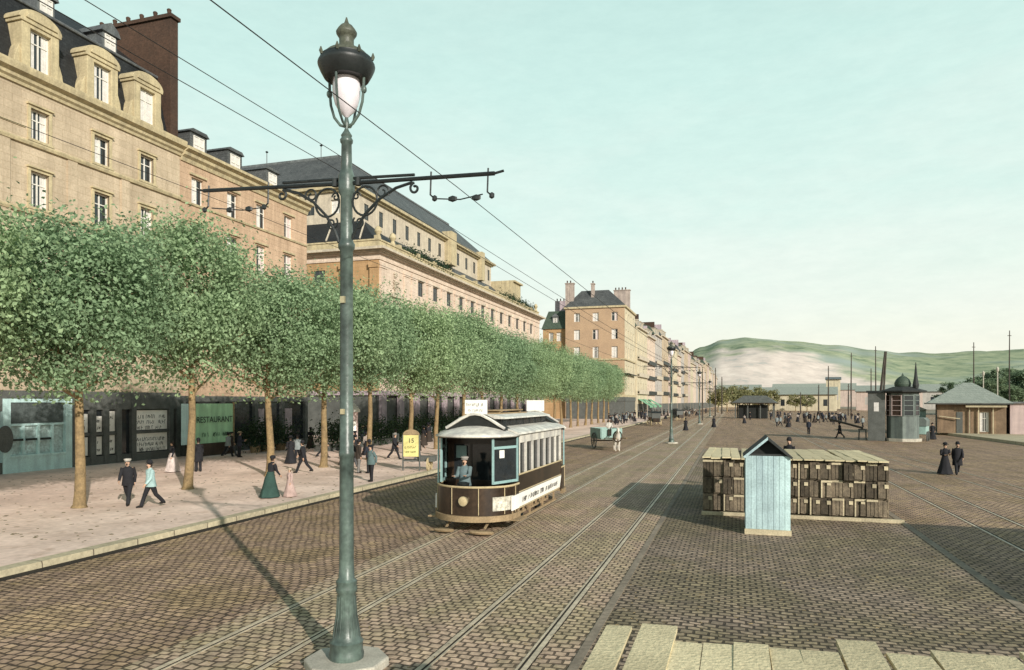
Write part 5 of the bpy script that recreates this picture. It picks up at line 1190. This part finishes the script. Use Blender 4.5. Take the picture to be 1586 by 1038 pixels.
tag(MB().box(1.9,2.7,32.1,32.7,0,.62).box(1.85,2.75,32.05,32.75,.62,.68).build('step_crate', M['crate']), 'low box behind the stack that a person stands on', 'crate')
person((2.3,32.4,.68), 150, 'person in black looking over the planks from behind the crate stack', 'coat', 'stand', BK, BK, 'bowler', BK, 1.7, seed=40)

# nearest stack, its planks at the bottom of the picture
xs = []
for a, b_, yy in ((943.5,983.7,968),(986.6,1035,968),(1038,1081,993),(1087,1134,997),(1137,1190,999),(1193,1248,1003),(1249,1292,1008),(1301,1357,992),(1374,1437,1012),(1440,1500,1010),(1515,1570,1014),(1575,1640,1012)):
    tt = 1.925*1100/(yy-622); p0 = pj_dir(a)*tt; p1 = pj_dir(b_)*tt; xs.append((p0.x, p1.x-p0.x, (p0.y+p1.y)/2))
for k, (a, w, yb) in enumerate(xs):
    if k+1 < len(xs): w = xs[k+1][0]-a-.012
    o = link('plank', plank_mesh(w, 5.4, 40+k), None, (a+w/2, yb-5.4, 2.05), q.uniform(-.008,.008))
    tag(o, 'pale sawn plank in the foreground, %s from the left' % ORD[k], 'plank', 'planks covering the nearest stack')
for k in range(6):
    t = thing('crate', 'dark crate under the foreground planks, %s from the left' % ORD[k], 'crate', (-.75+k*.62, .3, .02), 0, 'crates under the foreground planks')
    MB().box(-.28,.28,0,4.75,0,1.98).build('boards', M['crate'], t)
# unseen timber stack, added outside the frame to cast shadow across the quay tracks
t = thing('shadow_timber', 'unseen timber stack outside the frame at right, added to shade the quay', 'timber stack', (9.9, 12.2, 0))
for k in range(7):
    for j in range(4): MB().box(.05+j*1.5,1.5+j*1.5,.1*(k%2),9.3-.1*(k%3),.02+k*.36,.36+k*.36).build('baulk', M['crate'], t)

# ------------------------------------------------------------------ quay buildings on the right
t = thing('station_house', 'low brown station house with hipped pale slate roof on the platform at right', 'station', (23.2, 95.6, .28), R(-12)); t.scale = (.88,1,1)
mb = MB(); facade(mb, t, (0,0,0), (1,0,0), (0,-1,0), 7.7, 0, 3.7, [5.3], [(2.5,2.3)], 1.0, None, .2, seed=1)
mb.quad((0,0,0),(0,7,0),(0,7,3.7),(0,0,3.7)).quad((7.7,0,0),(7.7,7,0),(7.7,7,3.7),(7.7,0,3.7)).quad((0,7,0),(7.7,7,0),(7.7,7,3.7),(0,7,3.7)); mb.build('wall', M['station_wall'], t)
hip(MB(), -1.2,8.4,-.9,8,3.55,3.2,4.2,3.2,3.8,6.0).build('roof', M['slate_pale'], t)
MB().box(-1.4,8.4,-.92,-.86,3.4,3.56).box(-1.42,-1.36,-.9,8,3.4,3.56).build('eaves', M['dark_wood'], t)
MB().box(-.05,.0,.3,2.6,.1,2.6).box(2.2,2.9,-.05,0,0,2.5).build('door', M['dark_wood'], t)
MB().beam((.2,-.25,2.0),(2.6,-.35,1.7),.08,.1).build('pale_bar', M['batten'], t)
for x_ in (3.6,4.6,6.2): MB().box(x_,x_+.12,-.25,-.13,0,3.3).build('porch_post', M['batten'], t)
MB().box(3.2,7.7,-.7,-.05,3.05,3.3).build('porch_beam', M['batten'], t)
t = thing('station_annex', 'pale rose flat-roofed annex at the right edge, beside the station house', 'annex', (30.2, 94.2, .28), R(-12))
mb = MB(); facade(mb, t, (0,0,0), (1,0,0), (0,-1,0), 9, 0, 3.5, [2.6,5.4], [(2.6,2.4)], 1.3, None, .2, seed=2); mb.quad((0,0,0),(0,6,0),(0,6,3.5),(0,0,3.5)); mb.build('wall', M['pink_paint'], t)
MB().box(-.3,9.3,-.3,6,3.5,3.7).build('roof', M['zinc'], t); hip(MB(), 2,9.3,.4,6,3.7,4,8,2,4,5.2).build('roof_light', M['slate_pale'], t)
k_ = thing('kiosk', 'red-panelled kiosk tower with little dome and pointed spire', 'kiosk', (16.4, 80.3, 0), R(-12))
MB().lathe([(1.7,0),(1.7,.3)], n=8).build('base', M['plinth'], k_)
MB().lathe([(1.45,.3),(1.45,4.85)], n=8).build('walls', M['kiosk_paint'], k_)
pn = MB()
for a in range(8):
    an = 2*PI*(a+.5)/8; cx, cy = 1.355*math.cos(an), 1.355*math.sin(an); rz = an+PI/2
    p_ = MB().rbox((cx,cy,3.6),(.86,.06,1.9), rz=rz).build('panel', M['brick_red'] if a in (4,5) else M['glass_dark'], k_)
    f = MB()
    for z in (2.6,3.1,3.6,4.1,4.6): f.rbox((cx*1.02,cy*1.02,z),(.9,.06,.06), rz=rz)
    for s in (-.45,.45): f.rbox((cx*1.02+s*math.cos(rz),cy*1.02+s*math.sin(rz),3.6),(.07,.07,2.1), rz=rz)
    f.build('panel_frame', M['pink_paint'] if a in (3,4,5) else M['kiosk_paint'], p_)
MB().lathe([(1.5,4.85),(2.1,4.95),(2.15,5.08),(1.4,5.3),(.85,5.5)], n=8).build('roof', M['hut_dark'], k_)
MB().lathe([(.65,5.4),(.74,5.6),(.76,5.85),(.62,6.2),(.38,6.45),(.12,6.6),(.01,6.9)], n=16).build('dome', M['slate_green'], k_, smooth=True)
MB().lathe([(.22,5.3),(.3,5.6),(.16,6.4),(.03,7.9)],(1.15,-.6), n=8).build('spire', M['hut_dark'], k_)
t = thing('crane_cabin', 'tall black wooden cabin with leaning mast, left of the kiosk', 'cabin', (14.1, 80.6, 0), R(-12))
MB().box(-.8,.75,-.8,.8,0,4.9).build('cabin', M['dark_wood'], t, bevel=.03); MB().box(-.95,.9,-.95,.95,4.9,5.1).build('roof', M['cast_dark'], t)
MB().box(-.25,.2,-.83,-.8,3.0,3.9).build('window', M['curtain'], t)
MB().tube([(.35,0,5.),(.75,0,9.1)],[.13,.09],8).tube([(.62,0,5.),(.85,0,9.1)],[.09,.07],8).build('mast', M['mast'], t)
t = thing('trestle_beam', 'dark beam sloping down to a low trestle beside the black cabin', 'trestle', (12.8, 81.5, 0), R(-12))
MB().beam((-3.6,6,2.0),(.1,0,1.25),.16,.2).build('beam', M['mast'], t); MB().box(-.3,.5,-.1,.1,1.0,1.15).beam((-.25,-.1,0),(-.2,0,1.1),.1,.1).beam((.45,-.1,0),(.4,0,1.1),.1,.1).build('trestle', M['dark_wood'], t)
w_ = thing('covered_wagon', 'pale teal covered wagon standing right of the kiosk', 'wagon', (17.9, 81.4, 0), R(-20))
MB().box(-.95,.95,-1.0,1.3,.7,1.5).build('body', M['cart_green'], w_, bevel=.03)
MB().prism([(-1.0,1.5),(1.0,1.5),(1.02,2.1),(.8,2.35),(-.8,2.35),(-1.02,2.1)],'y',-1.05,1.35).build('cover', M['kiosk_paint'], w_, bevel=.03)
for s in (-1,1): wheel(w_, (s*1.0,-.5,.5), .5, M['dark_wood'], 10); wheel(w_, (s*1.0,.8,.5), .5, M['dark_wood'], 10)
t = thing('quay_shed', 'small pale green shed between kiosk and station', 'shed', (21.0, 101, .0), R(-12))
MB().box(-2.2,2.2,0,4,0,2.9).build('wall', M['cart_green'], t); MB().prism([(-2.5,2.9),(2.5,2.9),(0,4.0)],'y',-.3,4.3).build('roof', M['slate_pale'], t); MB().box(-.5,.5,-.04,0,0,2.1).build('door', M['white_paint'], t)
t = thing('pavilion', 'dark low-roofed open pavilion far out on the square', 'pavilion', (5.0, 178, 0), R(-6))
hip(MB(), -5.,5.,-3,3,3.7,-2.5,2.5,-.6,.6,5.4).build('roof', M['dark_wood'], t)
MB().box(-5.4,5.4,-3.4,3.4,3.5,3.72).build('eaves', M['tram_brown'], t)
for x_ in (-4.2,-1.4,1.4,4.2):
    for y_ in (-2.4,2.4): MB().box(x_-.12,x_+.12,y_-.12,y_+.12,0,3.5).build('post', M['dark_wood'], t)
MB().box(-3.6,2.8,-1.8,1.8,0,3.2).build('counter', M['tram_dark'], t)
for i, (x_, y_, w, h, m_) in enumerate([(25,330,34,7,'cream_wall'),(66,350,26,8.5,'rose_wall'),(52,420,7,16,'cream_wall'),(95,400,40,9,'grey_wall'),(-2,520,40,12,'cream_wall'),(60,600,60,13,'rose_wall')]):
    t = thing('warehouse', ['long low cream warehouse at the hill foot behind the pavilion','low rose warehouse at the hill foot behind the kiosk','tall pale tower-like building at the hill foot','long grey warehouse behind the station','far cream warehouse closing the street','far rose warehouse under the chalk slope'][i], 'warehouse', (x_, y_, 0), R(-8))
    MB().box(-w/2,w/2,0,12,0,h).build('wall', M[m_], t); MB().prism([(-1,h),(13,h),(6,h+w*.07+1)],'x',-w/2-.5,w/2+.5).build('roof', M['slate_pale' if i != 2 else 'zinc'], t)
    for k in range(max(2,int(w/7))):
        xx = -w/2+(k+.5)*w/max(2,int(w/7)); MB().box(xx-.8,xx+.8,-.06,.0,h*.3,h*.7).build('window', M['glass_dark' if i in (0,3) else 'grey_wall'], t)  # grey panes: haze over the far windows is put into their colour
# masts and poles on the quay: (pixel bearing worked out once as metres)
def at_px(px, d): v = pj_dir(px)*d; return v
pl = [(1088,150,11,'post by the far row'),(1108,190,13,'second post by the far row'),(1118,230,12,'third post by the far row'),(1283,190,13.5,'slim mast left of the pale tower'),(1268,210,9,'short post left of the slim mast'),(1318.5,160,15,'tall dark mast right of the pale tower'),(1314,200,9,'post just behind the tall dark mast'),(1349,150,11,'thin post left of the kiosk'),(1356,135,14.5,'tall mast close left of the kiosk'),(1508,120,14,'tall pole rising behind the station roof'),(1563.5,110,15,'tall pole at the right edge above the annex'),(1240,230,7,'stubby post near the pavilion')]
for i, (px, d, h, lab) in enumerate(pl):
    p = at_px(px, d); t = thing('mast', lab, 'mast', (p.x, p.y, 0), q.uniform(0,1), 'poles and masts on the quay')
    r = .11*d/110
    MB().tube([(0,0,0),(.05*math.sin(i),0,h*.5),(.02,0,h)],[r,r*.9,r*.55],7).build('pole', M['mast'], t)
    MB().beam((-.3,0,h-.8),(.3,0,h-.8),.07,.09).build('crosspiece', M['mast'], t)
for i, (px, d, h) in enumerate([(1523,125,8.5),(1545,120,9)]):
    p = at_px(px, d); t = thing('signal_post', ['pale signal post behind the station, left of the pair','pale signal post behind the annex, right of the pair'][i], 'post', (p.x,p.y,0)); MB().tube([(0,0,0),(0,0,h)],.09,8).build('post', M['plinth'], t); MB().lathe([(.08,h),(.2,h+.2),(.22,h+.6),(.05,h+.9)]).build('lantern', M['plinth'], t)
# trees behind the station and behind the pavilion
big = [crown_mesh(140+k, 6, 5.5, 4, 17-k*2, 7000, .6, M['leaf_far'], 60) for k in range(2)]
bt_ = trunk_mesh(77, 13, .4, 4)
pxs = [(1478,215,.8),(1502,205,.9),(1523,220,1.05),(1545,200,1.0),(1566,215,1.15),(1590,205,1.2),(1612,210,1.15),(1640,205,1.2)]
for i, (px, d, s) in enumerate(pxs):
    p = at_px(px, d); t = thing('broad_tree', 'dark broad tree behind the station, %s from the left' % ORD[i], 'tree', (p.x,p.y,0), i*1.3, 'dark trees behind the station'); t.scale = (s,s,s*.74); link('trunk', bt_, t); link('crown', big[i%2], t)
yl = [crown_mesh(150+k, 4.5, 4.5, 2.5, 9, 1800, .75, M['leaf_yellow'], 40) for k in range(2)]
for i, (px, d, s) in enumerate([(1112,270,.9),(1126,280,1.1),(1142,300,1.15),(1158,290,.95),(1172,310,1.1),(1190,300,1.0),(1232,290,.75),(1250,295,.75)]):
    p = at_px(px, d); t = thing('pale_tree', 'yellowish hazy tree at the far end of the square, %s from the left' % ORD[i], 'tree', (p.x,p.y,0), i*1.1, 'yellowish trees at the end of the square'); t.scale = (s,)*3; link('trunk', bt_, t).scale = (.6,.6,.6); link('crown', yl[i%2], t)

# ------------------------------------------------------------------ light, sky, camera
SUN_EL, AZ = R(21), math.atan2(1., -.98)     # azimuth vector towards the sun: right of and behind the camera
sx, sy = .725, -.689
L_ = bpy.data.lights.new('sun', 'SUN'); L_.energy = 5.; L_.angle = R(.6); L_.color = (1., .935, .85)
so = bpy.data.objects.new('sun', L_); COL.objects.link(so)
dv = Vector((sx*math.cos(SUN_EL), sy*math.cos(SUN_EL), math.sin(SUN_EL)))
so.rotation_euler = dv.to_track_quat('Z', 'Y').to_euler(); so.location = (40, -40, 40)
w = bpy.data.worlds.new('World'); scene.world = w; w.use_nodes = True; nt = NT(w); bg = nt.n['Background']
sk = nt.new('ShaderNodeTexSky', sky_type='NISHITA', sun_disc=False, sun_elevation=SUN_EL, sun_rotation=math.atan2(sx, sy), air_density=1.2, dust_density=3., ozone_density=1.5)
tc = nt.new('ShaderNodeTexCoord'); sp = nt.new('ShaderNodeSeparateXYZ'); nt.link(tc.outputs['Generated'], sp.inputs[0])
nz = nt.new('ShaderNodeTexNoise', i_Scale=2.6, i_Detail=7., i_Roughness=.62); mp = nt.new('ShaderNodeMapping'); mp.inputs[3].default_value = (1,1,3.2); nt.link(tc.outputs['Generated'], mp.inputs[0]); nt.link(mp.outputs[0], nz.inputs[0])
cr = nt.ramp(sp.outputs[2], [(0., (1.04,1.02,.85)), (.06, (1.03,1.03,.89)), (.13, (.93,1.02,.92)), (.24, (.78,.99,.91)), (.40, (.69,.95,.88)), (.50, (.63,.89,.83)), (.60, (.26,.38,.40)), (1., (.10,.17,.22))])
cl = nt.ramp(nz.outputs[0], [(.42, (0,0,0)), (.72, (.55,.55,.55))])
fade = nt.ramp(sp.outputs[2], [(0., (.2,.2,.2)), (.12, (.9,.9,.9)), (.3, (.6,.6,.6)), (.5, (.15,.15,.15)), (.6, (0,0,0))])
cr = nt.mix(nt.mix(1., cl, fade, 'MULTIPLY'), cr, (1.06,1.07,.99))
n6 = nt.new('ShaderNodeTexNoise', i_Scale=22., i_Detail=6., i_Roughness=.7); nt.link(mp.outputs[0], n6.inputs[0])
cr = nt.mix(1., cr, nt.ramp(n6.outputs[0], [(.35, (.97,.975,.975)), (.65, (1.03,1.025,1.02))]), 'MULTIPLY')
skc = sk.outputs[0]
vm = nt.new('ShaderNodeVectorMath', operation='SCALE'); vm.inputs['Scale'].default_value = 10.; nt.link(cr, vm.inputs[0]); cr = vm.outputs[0]
nt.link(nt.mix(.10, cr, skc), bg.inputs[0]); bg.inputs[1].default_value = .1
cam = bpy.data.cameras.new('camera'); co = bpy.data.objects.new('camera', cam); COL.objects.link(co)
co.location = (0, 0, 4.0); co.rotation_euler = (PI/2, 0, TH)
cam.sensor_width = 36; cam.lens = 36*1100/1586; cam.shift_y = 103/1586; cam.clip_end = 9000; cam.clip_start = .1
scene.camera = co
scene.view_settings.view_transform = 'Standard'; scene.view_settings.look = 'None'; scene.view_settings.exposure = 0; scene.view_settings.gamma = 1
scene.render.engine = 'CYCLES'
scene.cycles.max_bounces = 5; scene.cycles.diffuse_bounces = 3; scene.cycles.transparent_max_bounces = 4
